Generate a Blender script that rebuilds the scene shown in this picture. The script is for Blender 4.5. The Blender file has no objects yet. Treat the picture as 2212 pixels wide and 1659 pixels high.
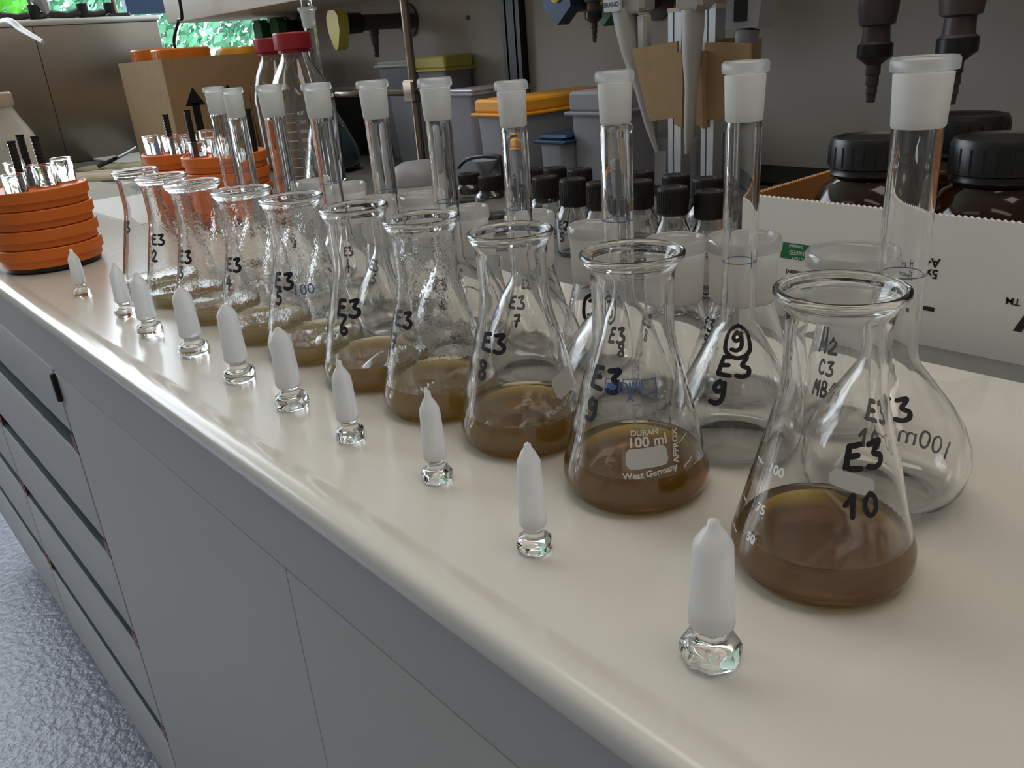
import bpy, math, random
from mathutils import Vector, Matrix
random.seed(7)
C = bpy.context.scene.collection
SC = bpy.context.scene
# ------------------------------------------------------------------ camera
# lengths below are millimetres measured from the worktop under the camera (z = 0 is the worktop),
# world coordinates are metres with the floor at z = 0 and the worktop at 0.8 m
W, H, F = 2212.0, 1659.0, 1779.34
YAW, PITCH, ROLL = math.radians(50.1016), math.radians(22.535), math.radians(-4.5646)
CAMZ = 185.05
def cam_axes():
    cy, sy, cp, sp = math.cos(YAW), math.sin(YAW), math.cos(PITCH), math.sin(PITCH)
    f = Vector((-sy*cp, cy*cp, -sp)); r = Vector((cy, sy, 0)); u = r.cross(f)
    cr, sr = math.cos(ROLL), math.sin(ROLL)
    return cr*r + sr*u, -sr*r + cr*u, f
AR, AU, AF = cam_axes()
TOP = 0.8
def WP(x, y, z): return Vector((x*0.001, y*0.001, z*0.001 + TOP))
cd = bpy.data.cameras.new('camera'); cam = bpy.data.objects.new('camera', cd); C.objects.link(cam)
cd.sensor_width = 36.0; cd.lens = 36.0*F/W; cd.clip_start = 0.01; cd.clip_end = 60
m = Matrix((AR, AU, -AF)).transposed().to_4x4(); m.translation = WP(0, 0, CAMZ); cam.matrix_world = m
SC.camera = cam
# ------------------------------------------------------------------ light and exposure
SC.view_settings.view_transform = 'Standard'; SC.view_settings.look = 'None'
SC.view_settings.exposure = -0.08; SC.view_settings.gamma = 1.0; SC.view_settings.use_curve_mapping = False
SC.cycles.use_denoising = True
SC.cycles.max_bounces = 36; SC.cycles.transmission_bounces = 20; SC.cycles.glossy_bounces = 6
SC.cycles.diffuse_bounces = 4; SC.cycles.transparent_max_bounces = 12; SC.cycles.volume_bounces = 32
SC.cycles.caustics_refractive = True; SC.cycles.caustics_reflective = True
SC.cycles.blur_glossy = 0.6; SC.cycles.sample_clamp_indirect = 0.0
world = bpy.data.worlds.new('sky'); SC.world = world; world.use_nodes = True
wn = world.node_tree.nodes; bg = wn['Background']
bg.inputs[0].default_value = (0.80, 0.89, 1.0, 1); bg.inputs[1].default_value = 6.5
def area(name, loc, look, sx, sy, power, col, portal=False):
    l = bpy.data.lights.new(name, 'AREA'); l.shape = 'RECTANGLE'; l.size = sx; l.size_y = sy
    l.energy = power; l.color = col
    o = bpy.data.objects.new(name, l); C.objects.link(o); o.location = loc
    d = (Vector(look) - Vector(loc)).normalized(); o.rotation_euler = d.to_track_quat('-Z', 'Y').to_euler()
    if portal: l.cycles.is_portal = True
    return o
# daylight through the window at the end of the room (portal only guides the sky light)
pt = area('window_portal', (-3.28, -0.10, 1.78), (0, -0.10, 1.78), 1.52, 2.6, 1, (1, 1, 1), True)
# ------------------------------------------------------------------ pixel helpers (reading positions on real planes)
def ray(px, py): return AF + AR*((px - W/2)/F) - AU*((py - H/2)/F)
def onz(px, py, z=0.0):
    d = ray(px, py); t = (z - CAMZ)/d.z; return Vector((d.x*t, d.y*t, z))
def ony(px, py, y):
    d = ray(px, py); t = y/d.y; return Vector((d.x*t, y, CAMZ + d.z*t))
def onx(px, py, x):
    d = ray(px, py); t = x/d.x; return Vector((x, d.y*t, CAMZ + d.z*t))
# ------------------------------------------------------------------ materials
def new_mat(name):
    mt = bpy.data.materials.new(name); mt.use_nodes = True
    return mt, mt.node_tree.nodes, mt.node_tree.links
def mat(name, col, rough=0.5, metal=0.0, trans=0.0, ior=1.45, spec=0.5, coat=0.0, alpha=1.0, noise=0.0, nscale=40, bump=0.0, bscale=200, sss=0.0, aniso=0.0):
    mt, n, l = new_mat(name); b = n['Principled BSDF']
    b.inputs['Base Color'].default_value = (*col, 1); b.inputs['Roughness'].default_value = rough
    b.inputs['Metallic'].default_value = metal; b.inputs['Transmission Weight'].default_value = trans
    b.inputs['IOR'].default_value = ior; b.inputs['Specular IOR Level'].default_value = spec
    b.inputs['Coat Weight'].default_value = coat; b.inputs['Alpha'].default_value = alpha
    if sss: b.inputs['Subsurface Weight'].default_value = sss; b.inputs['Subsurface Scale'].default_value = 0.01
    tc = n.new('ShaderNodeTexCoord')
    if noise:
        nt = n.new('ShaderNodeTexNoise'); nt.inputs['Scale'].default_value = nscale; nt.inputs['Detail'].default_value = 5
        l.new(tc.outputs['Object'], nt.inputs['Vector'])
        cr = n.new('ShaderNodeValToRGB'); cr.color_ramp.elements[0].position = 0.3; cr.color_ramp.elements[1].position = 0.7
        cr.color_ramp.elements[0].color = (*[max(0, c*(1 - noise)) for c in col], 1)
        cr.color_ramp.elements[1].color = (*[min(1, c*(1 + noise)) for c in col], 1)
        l.new(nt.outputs['Fac'], cr.inputs[0]); l.new(cr.outputs[0], b.inputs['Base Color'])
    if bump:
        nt2 = n.new('ShaderNodeTexNoise'); nt2.inputs['Scale'].default_value = bscale; nt2.inputs['Detail'].default_value = 3
        l.new(tc.outputs['Object'], nt2.inputs['Vector'])
        bp = n.new('ShaderNodeBump'); bp.inputs['Strength'].default_value = bump; bp.inputs['Distance'].default_value = 0.001
        l.new(nt2.outputs['Fac'], bp.inputs['Height']); l.new(bp.outputs[0], b.inputs['Normal'])
    return mt
def glass_mat(name, col=(1, 1, 1), ior=1.47, rough=0.0, bump=0.0, bscale=60):
    mt, n, l = new_mat(name); n.remove(n['Principled BSDF'])
    g = n.new('ShaderNodeBsdfGlass'); g.inputs['Color'].default_value = (*col, 1); g.inputs['IOR'].default_value = ior
    g.inputs['Roughness'].default_value = rough
    l.new(g.outputs[0], n['Material Output'].inputs[0])
    if bump:
        tc = n.new('ShaderNodeTexCoord'); nt = n.new('ShaderNodeTexNoise'); nt.inputs['Scale'].default_value = bscale
        l.new(tc.outputs['Object'], nt.inputs['Vector']); bp = n.new('ShaderNodeBump'); bp.inputs['Strength'].default_value = bump
        bp.inputs['Distance'].default_value = 0.0006; l.new(nt.outputs['Fac'], bp.inputs['Height']); l.new(bp.outputs[0], g.inputs['Normal'])
    return mt
def frost_mat(name, col, tr):
    # ground glass: rough refraction with a white, light-passing ground surface
    mt, n, l = new_mat(name); n.remove(n['Principled BSDF'])
    g = n.new('ShaderNodeBsdfRefraction'); g.inputs['Roughness'].default_value = 0.42; g.inputs['IOR'].default_value = 1.25
    d = n.new('ShaderNodeBsdfDiffuse'); d.inputs[0].default_value = (*col, 1)
    t = n.new('ShaderNodeBsdfTranslucent'); t.inputs[0].default_value = (*col, 1)
    gl = n.new('ShaderNodeBsdfGlossy'); gl.inputs['Roughness'].default_value = 0.35
    a = n.new('ShaderNodeMixShader'); a.inputs[0].default_value = 0.55; l.new(d.outputs[0], a.inputs[1]); l.new(t.outputs[0], a.inputs[2])
    b = n.new('ShaderNodeMixShader'); b.inputs[0].default_value = tr; l.new(a.outputs[0], b.inputs[1]); l.new(g.outputs[0], b.inputs[2])
    c = n.new('ShaderNodeMixShader'); c.inputs[0].default_value = 0.06; l.new(b.outputs[0], c.inputs[1]); l.new(gl.outputs[0], c.inputs[2])
    l.new(c.outputs[0], n['Material Output'].inputs[0])
    return mt
def liquid_mat(name, scat, ab):
    # turbid suspension: scattering and absorption per metre inside the liquid
    mt, n, l = new_mat(name); n.remove(n['Principled BSDF'])
    g = n.new('ShaderNodeBsdfGlass'); g.inputs['IOR'].default_value = 1.33; g.inputs['Roughness'].default_value = 0.0; g.inputs['Color'].default_value = (1, 1, 1, 1)
    l.new(g.outputs[0], n['Material Output'].inputs[0])
    v = n.new('ShaderNodeVolumeScatter'); v.inputs['Color'].default_value = (1, 1, 1, 1); v.inputs['Density'].default_value = scat; v.inputs['Anisotropy'].default_value = 0.1
    w = n.new('ShaderNodeVolumeAbsorption'); w.inputs['Color'].default_value = (*[1 - q/300 for q in ab], 1); w.inputs['Density'].default_value = 300
    a = n.new('ShaderNodeAddShader'); l.new(v.outputs[0], a.inputs[0]); l.new(w.outputs[0], a.inputs[1])
    l.new(a.outputs[0], n['Material Output'].inputs[1])
    return mt
def emit_mat(name, col, s):
    mt, n, l = new_mat(name); n.remove(n['Principled BSDF'])
    e = n.new('ShaderNodeEmission'); e.inputs[0].default_value = (*col, 1); e.inputs[1].default_value = s
    l.new(e.outputs[0], n['Material Output'].inputs[0]); return mt
M = {}
M['glass'] = glass_mat('clear_borosilicate_glass', (0.998, 0.999, 0.998))
M['mist'] = glass_mat('clear_glass_with_droplets', (0.998, 0.999, 0.998), bump=0.25, bscale=260)
M['frost'] = frost_mat('ground_glass', (0.97, 0.97, 0.95), 0.3)
M['frost2'] = frost_mat('ground_glass_wide_joint', (0.98, 0.97, 0.95), 0.25)
M['frostrim'] = frost_mat('fire_polished_rim', (0.94, 0.95, 0.95), 0.72)
M['plugfrost'] = frost_mat('ground_glass_plug', (0.96, 0.96, 0.97), 0.36)
M['marker'] = mat('black_marker_ink', (0.012, 0.011, 0.02), 0.45)
M['faded'] = mat('faded_marker_ink', (0.09, 0.09, 0.11), 0.5)
M['white_print'] = mat('white_enamel_print', (0.78, 0.78, 0.76), 0.5)
M['spot'] = mat('white_marking_field', (0.62, 0.62, 0.61), 0.7)
M['blue_print'] = mat('blue_enamel_print', (0.10, 0.17, 0.42), 0.5)
M['grey_print'] = mat('grey_enamel_print', (0.33, 0.34, 0.36), 0.5)
M['blue_ring'] = mat('blue_ring_mark', (0.13, 0.17, 0.45), 0.4)
M['top'] = mat('white_laminate_worktop', (0.66, 0.645, 0.60), 0.2, spec=0.6, noise=0.025, nscale=9, bump=0.05, bscale=25)
M['ledge'] = mat('grey_service_ledge', (0.17, 0.17, 0.165), 0.5, noise=0.05)
M['cab'] = mat('light_grey_laminate_front', (0.43, 0.42, 0.42), 0.5, noise=0.02, nscale=5)
M['cabside'] = mat('grey_apron_panel', (0.43, 0.42, 0.42), 0.5)
M['recess'] = mat('dark_green_grip_recess', (0.04, 0.065, 0.062), 0.6, spec=0.25)
M['redcap'] = mat('dark_red_plastic', (0.16, 0.03, 0.035), 0.4)
M['black'] = mat('black_plastic', (0.008, 0.008, 0.009), 0.35)
M['capblack'] = mat('black_ribbed_screw_cap', (0.012, 0.010, 0.009), 0.55, noise=0.3, nscale=900)
M['gap'] = mat('dark_joint_gap', (0.01, 0.01, 0.011), 0.8)
M['orange'] = mat('orange_rack_plastic', (0.74, 0.17, 0.02), 0.42, noise=0.05, nscale=30)
M['orange2'] = mat('orange_lid_plastic', (0.70, 0.19, 0.015), 0.35)
M['orange3'] = mat('yellow_orange_lid_plastic', (0.80, 0.36, 0.02), 0.4)
M['yellow'] = mat('pale_yellow_plastic', (0.62, 0.52, 0.10), 0.45)
M['green'] = mat('green_plastic', (0.015, 0.16, 0.05), 0.4)
M['blue'] = mat('dark_blue_plastic', (0.015, 0.05, 0.12), 0.4)
M['steel'] = mat('brushed_stainless_steel', (0.24, 0.215, 0.19), 0.30, metal=1.0, noise=0.03, nscale=20)
M['rod'] = mat('dull_steel_rod', (0.25, 0.20, 0.16), 0.35, metal=1.0)
M['card'] = mat('brown_cardboard', (0.34, 0.22, 0.115), 0.85, noise=0.06, nscale=60)
M['card2'] = mat('inner_brown_cardboard', (0.42, 0.20, 0.07), 0.85, noise=0.06, nscale=60)
M['cardwhite'] = mat('white_printed_cardboard', (0.78, 0.75, 0.71), 0.6, noise=0.01)
M['amber'] = mat('amber_glass', (0.020, 0.006, 0.002), 0.1, spec=0.5)
M['red'] = mat('red_plastic_cap', (0.35, 0.02, 0.03), 0.4)
M['clearp'] = mat('clear_bottle_glass', (0.94, 0.96, 0.96), 0.02, trans=1.0, ior=1.2)
M['milk'] = mat('milky_translucent_plastic', (0.50, 0.50, 0.55), 0.35, trans=0.45, ior=1.2)
M['milkw'] = mat('whitish_wash_bottle_plastic', (0.66, 0.66, 0.60), 0.35, trans=0.35, ior=1.2)
M['tealliq'] = mat('dark_teal_liquid', (0.01, 0.05, 0.055), 0.15)
M['bluestuff'] = mat('blue_contents', (0.02, 0.18, 0.34), 0.5, noise=0.3, nscale=40)
M['white'] = mat('white_plastic', (0.62, 0.62, 0.60), 0.4)
M['pip'] = mat('light_grey_pipette_plastic', (0.40, 0.385, 0.36), 0.42)
M['greyp'] = mat('grey_plastic', (0.30, 0.30, 0.33), 0.45)
M['taupe'] = mat('mauve_grey_enamelled_pipe', (0.075, 0.055, 0.055), 0.45)
M['wall'] = mat('painted_wall', (0.52, 0.475, 0.415), 0.75, noise=0.015, nscale=3)
M['floor'] = None
M['ceil'] = mat('white_painted_ceiling', (0.85, 0.84, 0.81), 0.8)
M['wall2'] = mat('cream_painted_wall', (0.72, 0.69, 0.63), 0.8)
M['alu'] = mat('aluminium_profile', (0.62, 0.64, 0.66), 0.35, metal=0.9)
M['cream'] = mat('cream_shelf_board', (0.72, 0.68, 0.60), 0.6)
M['paper'] = mat('white_paper', (0.72, 0.72, 0.72), 0.8)
M['beige'] = mat('beige_folded_gloves', (0.50, 0.43, 0.31), 0.7, noise=0.1)
M['leaf'] = mat('green_leaves', (0.13, 0.33, 0.20), 0.6, noise=0.5, nscale=3)
M['lightleaf'] = mat('bright_green_leaves', (0.12, 0.50, 0.04), 0.6, noise=0.2, nscale=3)
def film_mat():
    mt, n, l = new_mat('clear_plastic_film'); n.remove(n['Principled BSDF'])
    t = n.new('ShaderNodeBsdfTransparent'); t.inputs[0].default_value = (.99, .99, .99, 1); g = n.new('ShaderNodeBsdfGlossy'); g.inputs['Roughness'].default_value = 0.12
    lw = n.new('ShaderNodeLayerWeight'); lw.inputs[0].default_value = 0.5; f = n.new('ShaderNodeMath'); f.operation = 'MULTIPLY'; f.inputs[1].default_value = 0.16; l.new(lw.outputs['Facing'], f.inputs[0]); x = n.new('ShaderNodeMixShader'); l.new(f.outputs[0], x.inputs[0]); l.new(t.outputs[0], x.inputs[1]); l.new(g.outputs[0], x.inputs[2])
    l.new(x.outputs[0], n['Material Output'].inputs[0]); return mt
M['film'] = film_mat()
M['tubecream'] = mat('cream_bottle_collar', (0.50, 0.42, 0.32), 0.5)
def floor_mat():
    mt, n, l = new_mat('blue_grey_dimpled_vinyl'); b = n['Principled BSDF']
    tc = n.new('ShaderNodeTexCoord'); v = n.new('ShaderNodeTexNoise'); v.inputs['Scale'].default_value = 75; v.inputs['Detail'].default_value = 3
    l.new(tc.outputs['Object'], v.inputs['Vector'])
    cr = n.new('ShaderNodeValToRGB'); cr.color_ramp.elements[0].color = (0.24, 0.24, 0.285, 1); cr.color_ramp.elements[1].color = (0.36, 0.36, 0.42, 1)
    cr.color_ramp.elements[0].position = 0.35; cr.color_ramp.elements[1].position = 0.65
    l.new(v.outputs['Fac'], cr.inputs[0]); l.new(cr.outputs[0], b.inputs['Base Color'])
    b.inputs['Roughness'].default_value = 0.3
    bp = n.new('ShaderNodeBump'); bp.inputs['Strength'].default_value = 0.8; bp.inputs['Distance'].default_value = 0.004
    l.new(v.outputs['Fac'], bp.inputs['Height']); l.new(bp.outputs[0], b.inputs['Normal']); return mt
M['floor'] = floor_mat()
# ------------------------------------------------------------------ mesh builder (millimetres, local to the thing)
class MB:
    def __init__(s): s.v = []; s.f = []
    def add(s, vs, fs):
        o = len(s.v); s.v += [tuple(v) for v in vs]; s.f += [tuple(i + o for i in f) for f in fs]; return s
    def lathe(s, prof, n=48, c=(0, 0, 0), closed=False, axis=None, sx=1.0, sy=1.0, a0=0.0):
        # prof: (r, z) list; r = 0 closes onto the axis
        vs = []; rings = []
        for r, z in prof:
            if r < 1e-6: rings.append([len(vs)]); vs.append((0, 0, z))
            else:
                rings.append(list(range(len(vs), len(vs) + n)))
                for i in range(n):
                    a = a0 + 2*math.pi*i/n; vs.append((r*math.cos(a)*sx, r*math.sin(a)*sy, z))
        fs = []; k = len(rings); pairs = [(i, i + 1) for i in range(k - 1)] + ([(k - 1, 0)] if closed else [])
        for i, j in pairs:
            a, b = rings[i], rings[j]
            if len(a) == 1 and len(b) == 1: continue
            for t in range(n):
                t2 = (t + 1) % n
                if len(a) == 1: fs.append((a[0], b[t2], b[t]))
                elif len(b) == 1: fs.append((a[t], a[t2], b[0]))
                else: fs.append((a[t], a[t2], b[t2], b[t]))
        if axis is not None:
            q = Vector((0, 0, 1)).rotation_difference(Vector(axis).normalized())
            vs = [q @ Vector(v) for v in vs]
        vs = [(v[0] + c[0], v[1] + c[1], v[2] + c[2]) for v in vs]
        return s.add(vs, fs)
    def box(s, a, b, bev=0.0):
        x0, y0, z0 = a; x1, y1, z1 = b
        if bev <= 0:
            vs = [(x0, y0, z0), (x1, y0, z0), (x1, y1, z0), (x0, y1, z0), (x0, y0, z1), (x1, y0, z1), (x1, y1, z1), (x0, y1, z1)]
            return s.add(vs, [(0, 3, 2, 1), (4, 5, 6, 7), (0, 1, 5, 4), (1, 2, 6, 5), (2, 3, 7, 6), (3, 0, 4, 7)])
        t = bev
        def ring(i, z): return [(x0 + i + t, y0 + i, z), (x1 - i - t, y0 + i, z), (x1 - i, y0 + i + t, z), (x1 - i, y1 - i - t, z), (x1 - i - t, y1 - i, z), (x0 + i + t, y1 - i, z), (x0 + i, y1 - i - t, z), (x0 + i, y0 + i + t, z)]
        rs = [ring(t*0.7, z0), ring(0, z0 + t), ring(0, z1 - t), ring(t*0.7, z1)]
        vs = [p for r in rs for p in r]; fs = [tuple(range(7, -1, -1)), tuple(range(24, 32))]
        for k in range(3):
            for i in range(8): fs.append((k*8 + i, k*8 + (i + 1) % 8, k*8 + 8 + (i + 1) % 8, k*8 + 8 + i))
        return s.add(vs, fs)
    def cyl(s, p0, p1, r0, r1=None, n=20):
        r1 = r0 if r1 is None else r1; p0 = Vector(p0); p1 = Vector(p1); L = (p1 - p0).length
        return s.lathe([(0, 0), (r0, 0), (r1, L), (0, L)], n=n, c=p0, axis=p1 - p0)
    def tube(s, pts, r, n=10):
        pts = [Vector(p) for p in pts]; vs = []; fs = []; up = Vector((0.13, 0.31, 0.94))
        for i, p in enumerate(pts):
            d = (pts[min(i + 1, len(pts) - 1)] - pts[max(i - 1, 0)]).normalized()
            x = d.cross(up)
            if x.length < 1e-3: x = d.cross(Vector((1, 0, 0)))
            x.normalize(); y = d.cross(x).normalized(); rr = r[i] if isinstance(r, (list, tuple)) else r
            for k in range(n):
                a = 2*math.pi*k/n; vs.append(p + x*rr*math.cos(a) + y*rr*math.sin(a))
        for i in range(len(pts) - 1):
            for k in range(n): fs.append((i*n + k, i*n + (k + 1) % n, (i + 1)*n + (k + 1) % n, (i + 1)*n + k))
        fs.append(tuple(range(n - 1, -1, -1))); fs.append(tuple((len(pts) - 1)*n + k for k in range(n)))
        return s.add(vs, fs)
    def prism(s, poly, d):   # poly: list of 3d points (planar), extruded by vector d
        d = Vector(d); k = len(poly); vs = [Vector(p) for p in poly] + [Vector(p) + d for p in poly]
        fs = [tuple(range(k - 1, -1, -1)), tuple(range(k, 2*k))] + [(i, (i + 1) % k, k + (i + 1) % k, k + i) for i in range(k)]
        return s.add(vs, fs)
    def build(s, name, material, parent=None, loc=None, smooth=True, sharp=35, fix=True):
        me = bpy.data.meshes.new(name); me.from_pydata([(v[0]*.001, v[1]*.001, v[2]*.001) for v in s.v], [], s.f); me.update()
        if fix:
            import bmesh
            b = bmesh.new(); b.from_mesh(me); bmesh.ops.recalc_face_normals(b, faces=b.faces); b.to_mesh(me); b.free()
        me.materials.append(M[material])
        if smooth:
            me.shade_smooth(); me.set_sharp_from_angle(angle=math.radians(sharp))
        o = bpy.data.objects.new(name, me); C.objects.link(o)
        if parent is not None: o.parent = parent
        if loc is not None: o.location = WP(*loc)
        return o
def tag(o, label, cat, group=None, kind=None):
    o['label'] = label; o['category'] = cat
    if group: o['group'] = group
    if kind: o['kind'] = kind
    return o
def thing(name, label, cat, loc, group=None, rz=0.0):
    o = bpy.data.objects.new(name, None); o.empty_display_size = 0.02; C.objects.link(o)
    o.location = WP(*loc); o.rotation_euler = (0, 0, rz); return tag(o, label, cat, group)
def struct(o): o['kind'] = 'structure'; return o
def catmull(pts, k=5):
    out = []; n = len(pts)
    for i in range(n - 1):
        p0 = pts[max(i - 1, 0)]; p1 = pts[i]; p2 = pts[i + 1]; p3 = pts[min(i + 2, n - 1)]
        for j in range(k):
            t = j/k
            out.append(tuple(0.5*((2*b) + (-a + c)*t + (2*a - 5*b + 4*c - d)*t*t + (-a + 3*b - 3*c + d)*t**3) for a, b, c, d in zip(p0, p1, p2, p3)))
    out.append(tuple(pts[-1])); return out
# ------------------------------------------------------------------ handwriting and print, laid onto the round glass
HW = {'E': [[(.62, .97), (.18, .93), (.05, .08), (.62, .04)], [(.12, .52), (.52, .56)]],
      '3': [[(.08, .92), (.62, .98), (.30, .58), (.62, .40), (.58, .12), (.30, 0), (.02, .06)]],
      '1': [[(.05, .55), (.42, 1.0), (.38, 0)]], '2': [[(.05, .78), (.30, 1), (.58, .80), (.35, .35), (.02, .05), (.68, .03)]],
      '4': [[(.42, 1), (.05, .42), (.66, .45)], [(.50, .72), (.44, 0)]],
      '5': [[(.62, 1), (.22, .97), (.12, .58), (.42, .60), (.58, .32), (.36, .02), (.04, .06)]],
      '6': [[(.50, 1), (.16, .52), (.12, .16), (.36, 0), (.58, .20), (.42, .42), (.14, .26)]],
      '7': [[(.05, .95), (.62, .98), (.36, .45), (.28, 0)], [(.12, .48), (.58, .50)]],
      '8': [[(.56, .88), (.30, 1), (.10, .78), (.52, .36), (.48, .06), (.18, .02), (.10, .28), (.50, .64), (.56, .88)]],
      '9': [[(.56, .80), (.30, 1), (.08, .76), (.24, .54), (.54, .70), (.58, .95), (.56, .3), (.34, .02), (.04, .06)]],
      '0': [[(.34, 1), (.08, .70), (.10, .22), (.34, 0), (.60, .24), (.60, .74), (.34, 1)]],
      'M': [[(.04, 0), (.12, 1), (.36, .4), (.60, 1), (.66, 0)]], 'C': [[(.60, .85), (.34, 1), (.08, .6), (.12, .18), (.36, 0), (.62, .12)]],
      'B': [[(.10, 0), (.10, 1), (.48, .92), (.46, .62), (.10, .54), (.56, .40), (.54, .08), (.10, 0)]],
      'H': [[(.08, 0), (.10, 1)], [(.56, 0), (.58, 1)], [(.10, .5), (.56, .52)]],
      'o': [[(.36, 1.38), (-.22, 1.1), (-.34, .5), (-.22, -.1), (.34, -.42), (.92, -.1), (1.04, .5), (.94, 1.1), (.36, 1.38)]]}
def strokes2d(text, h, w):
    # flat outline pieces (quads and discs) of a handwritten text, centred on (0, 0)
    polys = []; x = 0.0; adv = 0.86*h; items = []
    for ch in text:
        if ch == 'o': x -= adv
        for st in HW[ch]: items.append([(x + p[0]*h*0.92, p[1]*h) for p in st])
        x += adv
    wd = x - 0.2*h
    for st in items:
        smooth = len(st) > 4
        pts = catmull(st, 4) if smooth else catmull([st[0]] + st[1:], 1)
        pts = [(p[0] - wd/2, p[1] - h/2) for p in pts]
        for i, p in enumerate(pts):
            polys.append([(p[0] + w/2*math.cos(a*math.pi/4), p[1] + w/2*math.sin(a*math.pi/4)) for a in range(8)])
            if i + 1 < len(pts):
                q = pts[i + 1]; L = math.hypot(q[0] - p[0], q[1] - p[1]) or 1e-6
                nx, ny = -(q[1] - p[1])/L*w/2, (q[0] - p[0])/L*w/2
                ns = max(1, int(L/1.5))
                for k in range(ns):
                    a = (p[0] + (q[0] - p[0])*k/ns, p[1] + (q[1] - p[1])*k/ns); b = (p[0] + (q[0] - p[0])*(k + 1)/ns, p[1] + (q[1] - p[1])*(k + 1)/ns)
                    polys.append([(a[0] - nx, a[1] - ny), (b[0] - nx, b[1] - ny), (b[0] + nx, b[1] + ny), (a[0] + nx, a[1] + ny)])
    return polys
_tc = {}
def type2d(text, h, bold=0.0):
    # printed lettering from the built-in typeface as flat triangles, centred
    key = (text, bold)
    if key not in _tc:
        cu = bpy.data.curves.new('t', 'FONT'); cu.body = text; cu.size = 1.0; cu.align_x = 'CENTER'; cu.resolution_u = 3; cu.offset = bold
        o = bpy.data.objects.new('t', cu); C.objects.link(o); bpy.context.view_layer.update()
        me = bpy.data.meshes.new_from_object(o); _tc[key] = ([tuple(v.co[:2]) for v in me.vertices], [tuple(p.vertices) for p in me.polygons])
        bpy.data.objects.remove(o); bpy.data.meshes.remove(me); bpy.data.curves.remove(cu)
    vs, fs = _tc[key]
    return [[(vs[i][0]*h/0.7, vs[i][1]*h/0.7 - h/2) for i in f] for f in fs]
def rect2d(w, h, seg=8, rad=0.0):
    out = []
    for i in range(seg):
        x0 = -w/2 + w*i/seg; x1 = -w/2 + w*(i + 1)/seg
        def hh(x):
            e = w/2 - abs(x)
            return h/2 if e >= rad else h/2 - rad + math.sqrt(max(0, rad*rad - (rad - e)**2))
        out.append([(x0, -hh(x0)), (x1, -hh(x1)), (x1, hh(x1)), (x0, hh(x0))])
    return out
def rot2d(polys, a):
    c, s_ = math.cos(a), math.sin(a); return [[(p[0]*c - p[1]*s_, p[0]*s_ + p[1]*c) for p in q] for q in polys]
def prof_r(prof, z):
    for (r0, z0), (r1, z1) in zip(prof, prof[1:]):
        if min(z0, z1) <= z <= max(z0, z1) and abs(z1 - z0) > 1e-6: return r0 + (r1 - r0)*(z - z0)/(z1 - z0)
    return prof[-1][0]
def wrap(mb, polys, prof, ang, z0, off=0.12):
    r0 = prof_r(prof, z0); sl = math.atan2(prof_r(prof, z0 + 2) - prof_r(prof, z0 - 2), 4.0); cs = math.cos(sl)
    for q in polys:
        vs = []
        for u, v in q:
            z = z0 + v*cs; r = prof_r(prof, z) + off; a = ang + u/r0
            vs.append((r*math.cos(a), r*math.sin(a), z))
        mb.add(vs, [tuple(range(len(vs)))])
    return mb
def hit(base, prof, px, py, front=True):
    # where the line of sight meets the round wall of a vessel: (angle, height)
    d = ray(px, py); o = Vector((-base[0], -base[1], CAMZ - base[2])); t0 = -(o.x*d.x + o.y*d.y)/(d.x*d.x + d.y*d.y)
    zmax = max(p[1] for p in prof); zmin = min(p[1] for p in prof); prev = None; N = 1200
    rng = range(N + 1) if front else range(N, -1, -1)
    for i in rng:
        t = t0 + (i/N - 0.5)*2*60/math.hypot(d.x, d.y); P = o + d*t
        if not (zmin < P.z < zmax): continue
        if math.hypot(P.x, P.y) < prof_r(prof, P.z): return math.atan2(P.y, P.x), P.z
    P = o + d*t0; z = min(max(P.z, zmin + 3), zmax - 3); return math.atan2(P.y, P.x), z
def pxscale(base, z):
    P = Vector((base[0], base[1], z - CAMZ)); return F/P.dot(AF)
def writing(parent, base, prof, items, name='marker_writing', material='marker', front=True):
    mb = MB()
    for it in items:
        text, px, py, hp = it[:4]; a, z = hit(base, prof, px, py, front); h = hp/pxscale(base, z)
        wrap(mb, strokes2d(text, h, it[4] if len(it) > 4 else h*0.23), prof, a, z)
    return mb.build(name, material, parent, fix=False, smooth=False)
# ================================================================== ROOM
mb = MB(); mb.box((-3300, -3500, -840), (3000, 4000, -800)); struct(mb.build('floor', 'floor', loc=(0, 0, 0)))
mb = MB(); mb.box((-3300, -3500, 1900), (3000, 950, 1940)); struct(mb.build('ceiling', 'ceil', loc=(0, 0, 0)))
mb = MB(); mb.box((-1900, 950, -800), (3000, 1000, 1900)); struct(mb.build('wall_back', 'wall', loc=(0, 0, 0)))
mb = MB(); mb.box((3000, -3500, -800), (3040, 1000, 1900)); struct(mb.build('wall_right', 'wall2', loc=(0, 0, 0)))
mb = MB(); mb.box((-3300, -3540, -800), (3040, -3500, 1900)); struct(mb.build('wall_front', 'wall2', loc=(0, 0, 0)))
mb = MB(); mb.box((-3340, -3500, -800), (-3300, 4000, 100)); mb.box((-3340, -3500, 1660), (-3300, 4000, 1900)); mb.box((-3340, -3500, 100), (-3300, -1500, 1660))
mb.box((-3340, 3900, 100), (-3300, 4000, 1660))
struct(mb.build('wall_left', 'wall2', loc=(0, 0, 0)))
mb = MB(); mb.box((-3300, 4000, -800), (-1900, 4040, 1900)); mb.box((-1940, 1000, -800), (-1900, 4000, 1900)); struct(mb.build('wall_far', 'wall2', loc=(0, 0, 0)))
mb = MB(); mb.box((-3300, 950, 1900), (-1900, 4000, 1940)); struct(mb.build('ceiling_alcove', 'ceil', loc=(0, 0, 0)))
mb = MB()
for y in (-1500, -300, 1800, 3000, 3880): mb.box((-3330, y, 100), (-3290, y + 45, 1660))
mb.box((-3330, -1500, 100), (-3290, 3925, 140)); mb.box((-3330, -1500, 1620), (-3290, 3925, 1660))
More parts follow.
